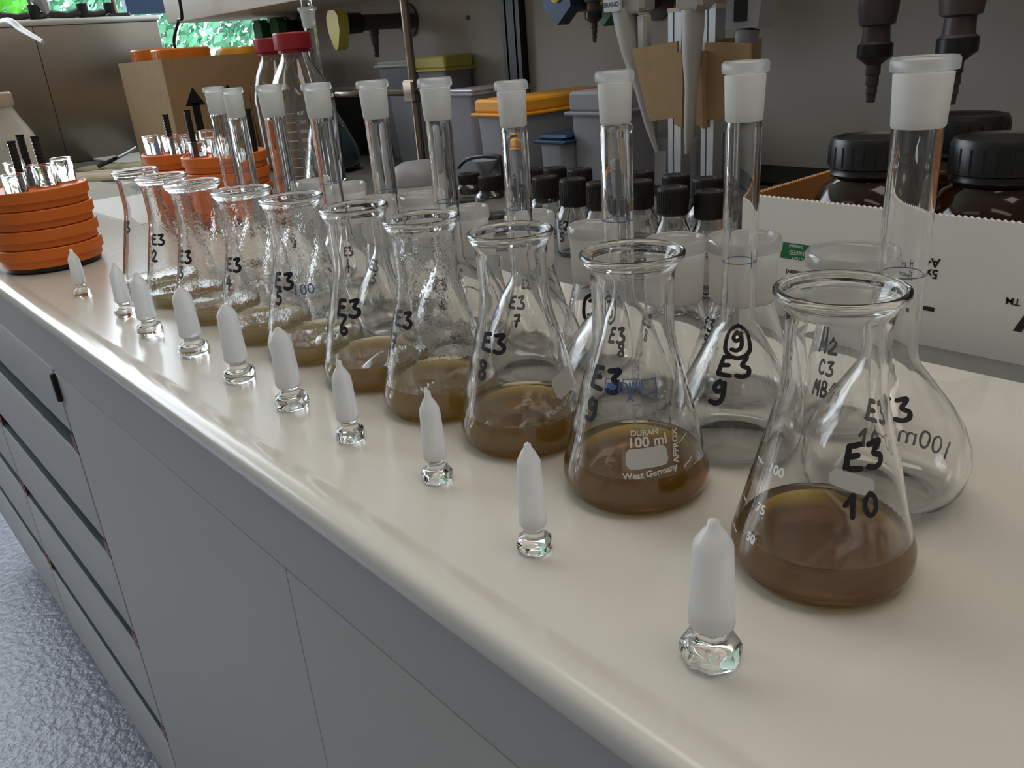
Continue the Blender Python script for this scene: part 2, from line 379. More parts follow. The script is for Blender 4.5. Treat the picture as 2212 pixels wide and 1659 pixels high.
w1 = mb.build('window_1', 'white', loc=(0, 0, 0)); struct(w1)
# garden outside
def foliage(name, label, cx, cy, zc, rx, ry, rz, n, mt, seed):
    rnd = random.Random(seed); mb = MB()
    for i in range(n):
        a = rnd.uniform(0, 2*math.pi); b = math.acos(rnd.uniform(-1, 1)); k = rnd.uniform(0.75, 1.0)
        c = (rx*k*math.sin(b)*math.cos(a), ry*k*math.sin(b)*math.sin(a), rz*k*math.cos(b)); s_ = rnd.uniform(22, 60)
        d = Vector((rnd.gauss(0, 1), rnd.gauss(0, 1), rnd.gauss(0, 1))).normalized(); e = d.orthogonal().normalized(); f2 = d.cross(e)
        mb.add([Vector(c) + e*s_, Vector(c) + f2*s_*.5, Vector(c) - e*s_, Vector(c) - f2*s_*.5], [(0, 1, 2, 3)])
    t = thing(name, label, 'bush', (cx, cy, -1500))
    mb.build('foliage', mt, t, fix=False, smooth=False).location = (0, 0, (zc + 1500)*.001)
    sb = MB(); sb.lathe([(0, 0), (60, 0), (45, zc + 1500), (0, zc + 1500)], n=8); sb.build('trunk', 'card', t)
foliage('garden_bush', 'large blue green bush outside the window above the steel cabinet', -6900, 2400, 100, 900, 1700, 1050, 15000, 'leaf', 1)
foliage('garden_bush', 'small bright green bush at the far left outside the window', -5200, 900, 250, 500, 420, 700, 3500, 'lightleaf', 2)
mb = MB(); mb.box((-14000, -8000, -1600), (-3345, 12000, -1500)); tag(mb.build('garden_lawn', 'leaf', loc=(0, 0, 0)), 'green lawn on the ground outside the window', 'lawn', kind='structure')
# ceiling lamps of the room (real tubes with their light)
def ceiling_lamp(x, y, lx, ly, power, col, label):
    t = thing('ceiling_lamp', label, 'lamp', (x, y, 1850), 'ceiling lamps of the laboratory')
    b = MB(); b.box((-lx/2 - 30, -ly/2 - 30, 8), (lx/2 + 30, ly/2 + 30, 50)); b.build('housing', 'white', t, smooth=False)
    l = area('lamp_light', (0, 0, 0), (0, 0, -1), lx*.001, ly*.001, power, col); l.parent = t; l.location = (0, 0, 0.004); l.rotation_euler = (0, 0, 0)
ceiling_lamp(-300, 450, 2200, 600, 14.5, (1.0, 0.865, 0.745), 'long ceiling lamp over the bench')
ceiling_lamp(900, -900, 1500, 300, 3.5, (1.0, 0.86, 0.70), 'long ceiling lamp over the room to the right')
ceiling_lamp(-1300, -1500, 1500, 300, 1.5, (1.0, 0.88, 0.75), 'long ceiling lamp over the aisle')
# ================================================================== BENCH
XL, XR = -2500, 1500
wt = thing('laboratory_worktop', 'long white laboratory worktop with a raised rounded front edge', 'worktop', (0, 0, 0))
prof = [(131.4, -8), (130.4, -5), (130.2, -2), (131, 2), (133.5, 4.2), (138, 4.6), (144, 3.2), (149, 0.6), (152, 0), (456, 0), (456, -28), (168.5, -28), (168.5, -8)]
mb = MB(); mb.prism([(XL, y, z) for y, z in prof], (XR - XL, 0, 0)); mb.build('worktop_slab', 'top', wt, sharp=50)
mb = MB()
mb.box((-998.6, 152, -0.4), (-997.6, 456, 0.10)); mb.build('worktop_joint', 'cabside', wt, smooth=False)
mb = MB(); mb.box((XL, 457, -28), (XR, 905, -1.0)); le = mb.build('service_ledge', 'ledge', loc=(0, 0, 0), smooth=False); tag(le, 'dark grey ledge running behind the white worktop up to the wall', 'ledge')
mb = MB(); mb.box((XL, 906, -28), (XR, 949, 3)); mb.prism([(XL, 906, 3), (XL, 949, 3), (XL, 949, 16)], (XR - XL, 0, 0)); struct(mb.build('trim_1', 'black', loc=(0, 0, 0), smooth=False))
# cabinets
GAP = 4
def apron(x0, x1):
    mb = MB(); mb.box((x0, 150, -82), (x1, 168, -8.3)); return mb
tag(apron(XL, XR).build('bench_apron', 'cabside', loc=(0, 0, 0), smooth=False), 'grey apron strip under the front edge of the white worktop', 'apron')
def drawer_cabinet(x0, x1, label):
    t = thing('drawer_cabinet', label, 'cabinet', (x0, 150, -697)); w = x1 - x0
    b = MB(); b.box((1, 22, 0), (w - 1, 700, 613)); b.build('cabinet_body', 'gap', t, smooth=False)
    zs = [-83.2, -154, -285, -410.5, -554, -697]     # front edges
    for i in range(5):
        zt = zs[i] + (0 if i == 0 else -28); zb = zs[i + 1]
        f = MB(); f.box((GAP/2, 0, zb + 697), (w - GAP/2, 20, zt + 697), 1.0); d = f.build('drawer_front', 'cab', t)
        if i < 4:
            z_ = zb + 697
            g = MB(); g.box((GAP/2, 5, z_ - 12), (w - GAP/2, 20, z_ - .4)); g.box((GAP/2, 11, z_ - 22), (w - GAP/2, 20, z_ - 12)); g.box((GAP/2, 2, z_ - 27.6), (w - GAP/2, 20, z_ - 22))
            g.build('grip_recess', 'recess', d, smooth=False)
            for xa in (GAP/2 + .2, w - GAP/2 - 15):
                e = MB(); e.prism([(xa, 0.5, z_ - 6), (xa + 14.6, 0.5, z_ - 6), (xa + 14.6, 0.5, z_ - 27), (xa, 0.5, z_ - 27)], (0, 18, 0)); e.build('grip_end_cap', 'redcap', d, smooth=False)
    return t
drawer_cabinet(-1442, -891, 'grey drawer cabinet under the worktop beside the wide plain front')
drawer_cabinet(-1993, -1444, 'grey drawer cabinet at the far left end of the bench')
t = thing('plain_cabinet', 'cabinet with a wide plain grey front under the near worktop', 'cabinet', (-889, 150, -697))
b = MB(); b.box((1, 22, 0), (2388, 700, 613)); b.build('cabinet_body', 'gap', t, smooth=False)
for xa, xb in ((GAP/2, 495), (495.6, 1300), (1303, 2387)):
    f = MB(); f.box((xa, 0, 0), (xb, 20, 613.6), 0.4); f.build('cabinet_front', 'cab', t)
f = MB(); f.box((-.8, -5, 581), (6, 1, 611), 1.2); f.build('hinge_block', 'black', t)
f = MB(); f.box((-.8, -5, -2), (7, 2, 20), 1.5); f.build('foot_bracket', 'black', t)
mb = MB(); mb.box((-1993, 200, -800), (1500, 215, -697)); struct(mb.build('baseboard_bench', 'gap', loc=(0, 0, 0), smooth=False))
# ================================================================== ERLENMEYER FLASKS
# axis positions and rim radii from the photograph
EX = {1: (-782, 240.4), 2: (-710.1, 237.2), 3: (-638.6, 235.1), 4: (-559.3, 238.4), 5: (-492.2, 241.2), 6: (-419.5, 243), 7: (-353.8, 243.4), 8: (-287.5, 246.3), 9: (-213, 245.3), 10: (-124.5, 244.4)}
ERIM = {1: (242, 340), 2: (292, 401), 3: (353, 475), 4: (456, 585), 5: (558, 697), 6: (688, 839), 7: (822, 993), 8: (1005, 1196), 9: (1251, 1481), 10: (1677, 1967)}
ELIQ = {1: 9, 2: 10, 3: 11, 4: 13, 5: 13, 6: 16, 7: 17, 8: 17.5, 9: 17.5, 10: 17}
LIQ = {}
dk = {1: 0.0, 2: 0.02, 3: 0.05, 4: 0.10, 5: 0.14, 6: 0.36, 7: 0.36, 8: 0.66, 9: 0.9, 10: 1.0}
for k, t_ in dk.items():
    M['liq%d' % k] = liquid_mat('brown_turbid_suspension_%d' % k, 125 - 94*t_, tuple(a + (b_ - a)*t_ for a, b_ in zip((1, 20, 90), (29, 66, 270))))
def e_outer(rr):
    ctl = [(0, 1.2), (20, 1.0), (25.5, 0.0), (28.5, 1.0), (30.8, 3.8), (31.9, 8.0), (31.6, 12.5), (30.3, 17), (17.8, 66), (16.9, 71.5), (16.6, 77), (16.6, 92), (17.2, 97), (18.6, 100.5), (rr - 1.0, 101.8), (rr, 103.2), (rr - .2, 104.6), (rr - 1.3, 105.2)]
    return ctl
def e_inner(rr):
    return [(rr - 2.6, 104.5), (rr - 3.1, 102.9), (16.9, 99.4), (15.4, 96.5), (15.0, 92), (15.0, 77), (15.2, 71.8), (16.1, 66.4), (28.7, 17.2), (30.0, 12.6), (30.2, 8.2), (29.2, 5.0), (27.2, 3.2), (24, 2.6), (0, 2.8)]
def smooth_prof(p, keep_first=1): return p
NAMES = {1: 'empty-looking', }
elabel = {
    1: 'glass erlenmeyer flask marked E3 1, farthest and leftmost of the front row', 2: 'glass erlenmeyer flask marked E3 2 with pale liquid',
    3: 'glass erlenmeyer flask marked E3 3 with droplets and pale liquid', 4: 'glass erlenmeyer flask marked E3 4 with pale brown liquid',
    5: 'glass erlenmeyer flask marked E3 5 with misted walls and pale brown liquid', 6: 'glass erlenmeyer flask marked E3 6 with amber liquid',
    7: 'glass erlenmeyer flask marked E3 7 with cloudy amber liquid', 8: 'glass erlenmeyer flask marked E3 8 with brown liquid and a white field',
    9: 'glass erlenmeyer flask marked E3 9 with dark brown liquid and white 100 ml print', 10: 'glass erlenmeyer flask marked E3 10, nearest and largest, with very dark brown liquid'}
ewrite = {1: [('E3', 271, 490, 22), ('1', 269, 524, 22)], 2: [('E3', 340, 518, 21), ('2', 334, 553, 22)], 3: [('E3', 398, 555, 25), ('3', 391, 588, 24)],
    4: [('E3', 503, 572, 27), ('4', 494, 611, 28)], 5: [('E3', 611, 607, 32), ('5', 603, 643, 28)], 6: [('E3', 752, 666, 35), ('6', 743, 705, 33)],
    7: [('E3', 870, 690, 33), ('7', 852, 737, 30)], 8: [('E3', 1065, 741, 38), ('8', 1043, 799, 38)], 9: [('E3', 1308, 820, 48), ('9', 1279, 885, 46)],
    10: [('E3', 1868, 985, 54), ('10', 1861, 1092, 46)]}
for k, (x, y) in EX.items():
    rl, rr_ = ERIM[k]; sc = pxscale((x, y, 0), 104); rr = min(21.2, max(18.9, (rr_ - rl)/2/sc))
    base = (x, y, 0); t = thing('erlenmeyer_flask', elabel[k], 'flask', base, 'marked erlenmeyer flasks with brown liquid in the front row')
    mb = MB(); mb.lathe(e_outer(rr) + e_inner(rr), n=72); mb.build('glass_body', 'mist' if k in (2, 3, 4, 5, 7) else 'glass', t, sharp=60)
    h = ELIQ[k]; inn = e_inner(rr)[::-1]; lp = [(r + (0.35 if r > 1 else 0), z - 0.35) for r, z in inn if z < h - 1]
    lp.append((prof_r(inn, h) + 0.35, h)); rin = prof_r(inn, h)
    lp += [(rin - 1.0, h - 0.9), (rin - 2.5, h - 1.4), (0, h - 1.5)]
    mb = MB(); mb.lathe(lp, n=64); mb.build('liquid', 'liq%d' % k, t, sharp=60)
    eo = e_outer(rr)[2:]; writing(t, base, eo, [(a, b_, c, d_, d_*0.235/pxscale(base, 50)) for a, b_, c, d_ in ewrite[k]])
    if k == 9:
        mb = MB()
        def put(polys, px, py, rot=0.0):
            a, z = hit(base, eo, px, py); wrap(mb, rot2d(polys, rot), eo, a, z)
        s9 = pxscale(base, 30)
        put(type2d('100 ml', 20.6/s9, .025), 1399, 953, 0.04); put(type2d('DURAN', 11.2/s9, .02), 1392, 934, 0.03); put(type2d('West Germany', 12.9/s9, .025), 1407, 1022, 0.10)
        put(type2d('APPROX', 12.9/s9, .025), 1458, 962, 1.45); put(type2d('50', 12.9/s9), 1508, 984, 0.35); put(rect2d(32/s9, 2.4/s9), 1486, 997, 0.42); put(rect2d(30/s9, 2.0/s9), 1475, 945, 0.45)
        mb.build('printed_scale', 'white_print', t, fix=False, smooth=False)
        mb = MB(); put(rect2d(86/s9, 42/s9, 14, 2), 1398, 989, 0.07); mb.build('marking_field', 'spot', t, fix=False, smooth=False)
        mb = MB()
        for cx in (1323, 1361, 1402):
            for px, py, w_, h_ in ((cx, 819, 30, 2), (cx, 850, 30, 2), (cx - 15, 835, 2, 30), (cx + 15, 835, 2, 30)): put(rect2d(w_/s9, h_/s9, 3), px, py, .03)
        put(type2d('DIN', 17/s9, .02), 1361, 834, .03); put(type2d('A', 14/s9, .02), 1361, 860, .03); put(rect2d(24/s9, 20/s9, 3), 1322, 838, .03)
        mb.build('blue_print', 'blue_print', t, fix=False, smooth=False)
        mb = MB(); put(type2d('SCHOTT', 14/s9), 1396, 900, .03)
        for i in range(28):
            a_ = 2*math.pi*i/28; put(rect2d(1.5, 0.35, 1), 1396 + 25*math.cos(a_), 900 + 25*math.sin(a_), -a_ + math.pi/2)
        for px, py, w_, h_ in ((1396, 873, 54, 1.6), (1369, 900, 1.6, 54), (1423, 900, 1.6, 54), (1396, 927, 54, 1.6)): put(rect2d(w_/s9, h_/s9, 3), px, py, .03)
        mb.build('round_emblem', 'grey_print', t, fix=False, smooth=False)
    if k == 10:
        mb = MB(); s9 = pxscale(base, 30)
        def put(polys, px, py, rot=0.0):
            a, z = hit(base, eo, px, py); wrap(mb, rot2d(polys, rot), eo, a, z)
        for tx, px, py in (('100', 1677, 1015), ('75', 1644, 1098), ('50', 1622, 1161)):
            put(type2d(tx, 20/s9, .03), px, py, 0.0); put(rect2d(34/s9, 2.4/s9, 6), px - 34, py - 22, 0.0)
        mb.build('printed_scale', 'white_print', t, fix=False, smooth=False)
        mb = MB(); put(rect2d(98/s9, 36/s9, 14, 3), 1841, 1042, -.38); mb.build('marking_field', 'spot', t, fix=False, smooth=False)
    if k == 8:
        mb = MB(); s9 = pxscale(base, 30)
        def put(polys, px, py, rot=0.0):
            a, z = hit(base, eo, px, py); wrap(mb, rot2d(polys, rot), eo, a, z)
        put(rect2d(46/s9*1.5, 48/s9, 10, 2), 1219, 826, .2); mb.build('marking_field', 'spot', t, fix=False, smooth=False)
        mb = MB(); put(type2d('Made in Germany', 12/s9), 1226, 862, .25); mb.build('printed_scale', 'white_print', t, fix=False, smooth=False)
    if k == 5:
        mb = MB(); s9 = pxscale(base, 40); a, z = hit(base, eo, 655, 625); wrap(mb, type2d('100', 22/s9), eo, a, z); mb.build('blue_print', 'blue_print', t, fix=False, smooth=False)
# ================================================================== STOPPERS
ST = {1: (-812, 179, 37, 155, 538), 2: (-704.8, 183, 46, 255, 570), 3: (-633.9, 178, 56, 298, 590), 4: (-559.4, 182.4, 64, 397, 625), 5: (-485, 182.2, 68, 492, 660), 6: (-418, 183.7, 74, 605, 708),
      7: (-353.4, 183.5, 66, 738, 780), 8: (-283.6, 187.8, 70, 932, 845), 9: (-208.6, 179.5, 80, 1145, 957), 10: (-122.7, 175.6, 134, 1540, 1118)}
TIPS = {1: 5, 2: 5, 3: 4, 4: 2, 5: 2, 6: 3, 7: 5, 8: 5, 9: 3.6, 10: 4.2}
slabel = {1: 'frosted glass stopper nearest the orange rack, farthest of the stopper row', 2: 'slim frosted glass stopper just left of a pair at the far end', 3: 'frosted glass stopper with clear tip, third from the orange rack',
    4: 'round headed frosted glass stopper with pointed top before the E3 4 flask', 5: 'frosted glass stopper with slanting top in front of the E3 5 flask', 6: 'frosted glass stopper left of the E3 6 flask, clear band under its tip',
    7: 'small frosted glass stopper with clear head in front of the E3 7 flask', 8: 'frosted glass stopper with a nipple tip in front of the E3 8 flask', 9: 'frosted glass stopper with conical tip in front of the E3 9 flask',
    10: 'large frosted glass stopper nearest the camera beside the E3 10 flask'}
for k, (x, y, wpx, tx, ty) in ST.items():
    base = (x, y, 0); sc = pxscale(base, 5); R = min(10.4, wpx/sc/2); R = max(R, 7.4); ht = ony(tx, ty, y).z; c = R/9.9
    t = thing('glass_stopper', slabel[k], 'stopper', base, 'glass stoppers standing in a row at the worktop edge', rz=0.3*k)
    hh = 8.5*c; mb = MB()
    n = 8; mb.lathe([(0, 0.1), (R*.86, 0.1), (R*.97, 1.2), (R, 3.0), (R, hh - 2.8), (R*.93, hh - 1.0), (R*.78, hh), (R*.60, hh + .8), (R*.52, hh + 2.0), (R*.52, hh + 3.6), (R*.64, hh + 5), (R*.60, hh + 5.4), (0, hh + 5.4)], n=n if k not in (4, 5) else 40)
    mb.build('stopper_head', 'glass', t, sharp=40)
    z0 = hh + 5; z1 = ht - TIPS[k] - 5; r0 = R*.74; r1 = R*.62; tip = R*.22
    mb = MB(); mb.lathe([(0, z0 - .3), (r0*.9, z0 - .1), (r0, z0 + 1.0), (r1, z1), (r1*.93, z1 + 1.2)] + ([(tip*1.5, ht - TIPS[k]), (tip, ht - TIPS[k] + 1.0), (tip*.8, ht - 1), (0, ht)] if k not in (4, 5) else [(r1*.6, ht - 2.5), (r1*.25, ht - .4), (0, ht)]), n=40)
    mb.build('ground_plug', 'plugfrost', t, sharp=50)
# ================================================================== VOLUMETRIC FLASKS
VX = {1: (-770, 321, 167), 2: (-696.9, 306, 166.5), 3: (-628.2, 306, 168), 4: (-555.4, 306, 168), 5: (-482.2, 306, 168.5), 6: (-414.8, 306, 168.6), 7: (-347.4, 306, 166), 8: (-274.3, 306, 169), 9: (-203.8, 306, 171), 10: (-132.7, 306, 170)}
VD = {1: (18.6, 15), 2: (17.6, 14.8), 3: (21, 16), 4: (21.2, 16), 5: (20.5, 15.6), 6: (20.3, 15.6), 7: (17.6, 14.6), 8: (18, 15.7), 9: (18.6, 14.9), 10: (22.1, 17.3)}
VRING = {1: 100, 2: 99, 3: 98, 4: 99, 5: 98, 6: 97, 7: 99, 8: 100, 9: 89, 10: 94}
vlabel = {1: 'tall clear volumetric flask, farthest left, behind the other frosted necks', 2: 'tall clear volumetric flask, second of the overlapping pair at the far left end',
    3: 'tall volumetric flask in front of the red capped bottles', 4: 'tall volumetric flask whose frosted neck overlaps the stoppered flask behind', 5: 'tall volumetric flask with frosted neck left of the steel stand rod',
    6: 'tall volumetric flask with frosted neck just right of the steel stand rod', 7: 'tall volumetric flask whose neck stands below the black wall post', 8: 'tall volumetric flask with frosted neck left of the pipette stand',
    9: 'conical volumetric flask with circled 9 and E3 9 written on it', 10: 'largest volumetric flask, rightmost, with grey 100 ml print and E3 written on it'}
vwrite = {9: [('9o', 1594, 738, 38), ('E3', 1586, 792, 42), ('9', 1553, 848, 46)], 10: [('E3', 1928, 884, 46), ('10', 1890, 944, 34)], 7: [('E3', 1118, 652, 26), ('7', 1118, 690, 26)], 8: [('E3', 1322, 722, 30), ('8', 1338, 752, 26)],
    6: [('E3', 958, 612, 26), ('6', 960, 650, 24)], 5: [('E3', 815, 570, 24), ('5', 812, 600, 22)], 4: [('E3', 737, 545, 22), ('4', 735, 575, 22)], 3: [('3', 628, 525, 20)], 2: [('2', 548, 500, 18)], 1: [('1', 500, 480, 16)]}
for k, (x, y, zt) in VX.items():
    D, d = VD[k]; R = D/2; rn = d/2; base = (x, y, 0)
    t = thing('volumetric_flask', vlabel[k], 'flask', base, 'volumetric flasks standing open behind the erlenmeyer flasks')
    if k == 9: bulb = [(rn, 62), (rn + .6, 60), (rn + 3, 57.5), (26.5, 26), (29.0, 20), (29.5, 13), (28.8, 6), (26.5, 2), (23, .2)]
    else: bulb = [(rn, 66), (rn + .3, 62), (rn + 2, 57.5), (16.5, 50), (23.5, 41), (29.0, 32.5), (32.2, 24), (33, 17), (31.6, 9.5), (28.5, 4), (24.5, .8), (22, .1)]
    out = [(0, .8)] + [(19, .5)] + bulb[::-1] + [(rn, 100), (rn, zt - 27), (rn - .1, zt - 24.5), (D*.40 - .3, zt - 23.4)]
    inn = [(D*.40 - 1.6, zt - 23.4), (rn - 1.5, zt - 25), (rn - 1.5, 100)] + [(max(r - 1.1, 0), z if z > 5 else z + .9) for r, z in bulb] + [(0, 1.9)]
    mb = MB(); mb.lathe(out + inn, n=56); mb.build('glass_body', 'glass', t, sharp=60)
    j = [(D*.40 - .3, zt - 23.4), (D*.41, zt - 22.6), (D*.445, zt - 5.4), (D*.365, zt - 4.9), (D*.34, zt - 22.6), (D*.335, zt - 23.4)]
    mb = MB(); mb.lathe(j, n=48, closed=True); mb.build('ground_joint', 'frost', t, sharp=50)
    mb = MB(); mb.lathe([(D*.45, zt - 4.8), (R, zt - 4.4), (R + .15, zt - 3.6), (R + .15, zt - 1.0), (R - .7, zt + .05), (R - 1.8, zt + .1), (D*.375, zt - .8), (D*.368, zt - 3)], n=48, closed=True); mb.build('joint_rim', 'frostrim', t, sharp=50)
    mb = MB(); zr = VRING[k]; mb.lathe([(rn + .02, zr - .2), (rn + .12, zr - .2), (rn + .12, zr + .2), (rn + .02, zr + .2)], n=40, closed=True); mb.build('ring_mark', 'blue_ring', t)
    vo = bulb[::-1]
    writing(t, base, vo, vwrite[k])
    if k == 10:
        mb = MB(); s9 = pxscale(base, 25)
        for tx, px, py, h_ in (('100ml', 2000, 950, 50),):
            a, z = hit(base, vo, px, py, front=False); wrap(mb, type2d(tx, h_/s9*.9, .0), vo, a, z)
        mb.build('printed_scale', 'grey_print', t, fix=False, smooth=False)
    if k == 7:
        mb = MB(); s9 = pxscale(base, 25); a, z = hit(base, vo, 1028, 668); wrap(mb, type2d('100', 30/s9, .02), vo, a, z); mb.build('blue_print', 'blue_print', t, fix=False, smooth=False)
# ================================================================== FLASKS WITH WIDE GROUND JOINTS
GP = {10: (1842, 541, 200), 9: (1607, 510, 160), 8: (1460, 514, 132), 7: (1281, 484, 112), 6: (1143, 461, 110), 5: (1009, 447, 94), 4: (911, 419, 98), 3: (824, 424, 84), 2: (750, 396, 78), 1: (677, 389, 78)}
glabel = {10: 'clear flask with the widest frosted neck, rightmost, in front of the printed white box', 9: 'clear flask with wide frosted neck behind the conical flask with circled 9', 8: 'clear flask with wide frosted neck left of the conical flask with circled 9',
    7: 'clear flask with wide frosted neck and a circled 3 on its body', 6: 'clear flask with wide frosted neck behind the volumetric neck under the wall post', 5: 'clear flask with wide frosted neck left of the black capped bottles',
    4: 'clear flask with wide frosted neck in front of the rounded grey device', 3: 'clear flask with wide frosted neck set lower, left of the grey device', 2: 'clear flask with frosted neck, second from the far left of the back row', 1: 'clear flask with frosted neck, farthest left of the back row'}
gwrite = {10: [('M2', 1783, 742, 34), ('C3', 1778, 792, 28), ('MB1', 1776, 838, 28)], 7: [('3o', 1283, 665, 34)], 9: [('E3', 1530, 700, 26), ('9', 1524, 735, 24)], 8: [('E3', 1410, 690, 26), ('8', 1405, 722, 22)],
    6: [('E2', 1150, 610, 22)], 5: [('3', 990, 560, 18), ('C', 996, 590, 18)], 4: [('E2', 880, 545, 16)], 3: [('2', 800, 530, 16)], 2: [('E2', 735, 480, 14)], 1: [('1', 668, 470, 14)]}
for k, (px, py, wpx) in GP.items():
    zt = 85.0; P = onz(px, py, zt); x, y = P.x, P.y; y2 = max(y, 346); 
    sc = pxscale((x, y, 0), zt); D = min(41, max(27, wpx/sc)); R = D/2; base = (x, y, 0)
    t = thing('ground_neck_flask', glabel[k], 'flask', base, 'flasks with wide frosted necks in the third row')
    rj = R*.86; rb = min(R*1.45, 27)
    body = [(rj, zt - 33), (rj + .4, zt - 36), (rb, 16), (rb + 1, 9), (rb - .5, 3.5), (rb - 4, .3), (rb - 7, .1)]
    out = [(0, .8)] + body[::-1]; inn = [(rj - 1.8, zt - 33)] + [(max(r - 1.3, 0), z if z > 4 else z + 1.0) for r, z in body[1:]] + [(0, 1.9)]
    mb = MB(); mb.lathe(out + inn, n=48); mb.build('glass_body', 'glass', t, sharp=60)
    j = [(rj, zt - 33), (rj + .5, zt - 31), (R*.925, zt - 10), (R*.95, zt - 8.5), (R, zt - 6.5), (R, zt - 1.2), (R - .8, zt), (R - 1.9, zt - .3), (R - 2.4, zt - 2), (rj - 1.4, zt - 31), (rj - 1.8, zt - 33)]
    mb = MB(); mb.lathe(j, n=48, closed=True); mb.build('ground_joint', 'frost2', t, sharp=50)
    mb = MB(); mb.lathe([(R + .12, zt - 6.3), (R + .2, zt - 1.1), (R - .7, zt + .15), (R - 1.9, zt - .1), (R - 2.5, zt - 2), (R - 2.3, zt - 2.2), (R - .2, zt - 1.5), (R - .1, zt - 6.3)], n=48, closed=True); mb.build('joint_rim', 'glass', t, sharp=50)
    writing(t, base, body[::-1], [(a, b_, c, d_) for a, b_, c, d_ in gwrite[k]], material='faded' if k == 10 else 'marker')
# ================================================================== BLACK CAPPED BOTTLES
# (cap centre px, cap top px, cap width px, depth y)
BT = [(1013, 372, 46, 660, 'first of the front bottles beside the grey device'), (1059, 376, 56, 610, 'second of the front bottles, below the grey funnel'), (1177, 379, 56, 575, 'right of the neck under the wall post'),
      (1237, 384, 58, 535, 'marked E2 5, in the middle of the bottle group'), (1294, 391, 56, 505, 'just left of the frosted neck flask by the pipette stand'), (1381, 388, 60, 520, 'directly right of that tall flask neck'),
      (1453, 402, 66, 480, 'in front of the aluminium posts of the pipette stand'), (1534, 410, 66, 500, 'rightmost of the front bottles, left of the conical flask neck'),
      (1155, 362, 50, 690, 'half hidden at the back left of the group'), (1198, 360, 50, 650, 'in the back, above the E2 5 bottle to its left'), (1252, 362, 52, 640, 'in the back below the white lidded tub'),
      (1384, 368, 56, 620, 'in the back, right of the neck beside the slanting pipette'), (1460, 375, 57, 600, 'in the back behind the bottle at the pipette stand'), (1528, 382, 64, 600, 'in the back right below the pipette stand'),
      (1705, 398, 70, 640, 'alone at the wall behind the brown box flap')]
for i, (px, py, wpx, y, lb) in enumerate(BT):
    P = ony(px, py + 2, y); ht = P.z; sc = pxscale((P.x, y, 0), ht); R = wpx/sc/2; R = max(9.5, min(14, R)); base = (P.x, y, -1.0 if y > 470 else 0)
    ht -= base[2]; ch = min(25, 58/sc); rb = R*1.42
    t = thing('reagent_bottle', 'small clear black capped bottle ' + lb, 'bottle', base, 'clear bottles with black screw caps')
    b = [(0, .5), (rb - 3, 0), (rb, 3), (rb, ht*.50), (rb - 1.5, ht*.56), (R*.95, ht*.68), (R*.8, ht*.72), (R*.8, ht - 3)]
    inn = [(R*.8 - 1.5, ht - 3), (R*.8 - 1.5, ht*.72), (rb - 3.4, ht*.55), (rb - 1.8, ht*.49), (rb - 1.8, 5), (rb - 4, 3), (0, 3)]
    mb = MB(); mb.lathe(b + inn, n=36); mb.build('glass_body', 'glass', t, sharp=60)
    mb = MB(); mb.lathe([(R*.82, ht - ch), (R*.97, ht - ch), (R, ht - ch + 1), (R, ht - 1.5), (R*.96, ht), (R*.6, ht), (R*.58, ht - .5), (0, ht - .5)], n=48)
    for q in range(36):
        a = 2*math.pi*q/36; mb.box((R*math.cos(a) - .35, R*math.sin(a) - .35, ht - ch + 1.5), (R*math.cos(a) + .35, R*math.sin(a) + .35, ht - 2))
    mb.build('screw_cap', 'capblack', t)
    if i == 3:
        bp = b[1:]; writing(t, base, [(rb, 1), (rb, ht*.5)], [('E2', 1216, 487, 18), ('5', 1214, 513, 18)])
# ================================================================== ORANGE RACKS
def rack(x, y, label, tubes, rods, dz=-0.5):
    t = thing('tube_rack', label, 'rack', (x, y, 0)); R = 52
    b = MB(); b.lathe([(0, 0), (R - 8, 0), (R - 5, 2), (R - 5, 6), (0, 6)], n=56); b.build('rack_base', 'black', t)
    for i in range(4):
        z = 6 + i*19.3; b = MB()
        b.lathe([(0, z), (R - 3.4, z), (R - 2.8, z + 1), (R - 2.8, z + 7.4), (R - .5, z + 7.9), (R, z + 8.5), (R, z + 18.2), (R - .7, z + 19), (R - 2.4, z + 19.1), (R - 3, z + 17.3), (0, z + 17.3)], n=72)
        b.build('rack_disc', 'orange', t, sharp=15)
        if i == 3:
            b = MB()
            for a, r in tubes: b.lathe([(10.9, z + 17.3), (12, z + 17.3), (11.8, z + 18.5), (11.1, z + 18.5)], n=24, c=(r*math.cos(a), r*math.sin(a), 0), closed=True)
            b.build('hole_collar', 'orange', t)
    for (rx, ry, hz) in rods:
        b = MB(); n = 9; vs = []
        for s_ in range(28):
            zz = 80 + (hz - 80)*s_/27; vs.append((rx, ry, zz))
        b.tube(vs, [3.6 if s_ % 2 else 4.2 for s_ in range(28)], n=8); b.lathe([(4.2, hz), (4.4, hz + 2.5), (2.5, hz + .5), (0, hz + .5)], n=5, c=(rx, ry, 0)); b.build('rack_rod', 'black', t)
    return t
def vial(x, y, z, h, label, r=10.6):
    mb = MB(); mb.lathe([(0, 0), (r - 1, 0), (r, 1.2), (r, h - 1.5), (r + .5, h - .5), (r, h), (r - .8, h - .2), (r - .8, h - 2), (r - .8, 1.6), (0, 1.2)], n=32)
    tag(mb.build('sample_vial', 'glass', loc=(x, y, z), sharp=60), label, 'vial', 'clear glass vials standing in the orange racks')
def rod_at(x, y, pxt, pyt, pxb, pyb):
    # rod standing on the top disc: foot pixel on the disc, top pixel for the height
    P = onz(pxb, pyb, 82); T = ony(pxt, pyt, P.y); return (P.x - x, P.y - y, T.z)
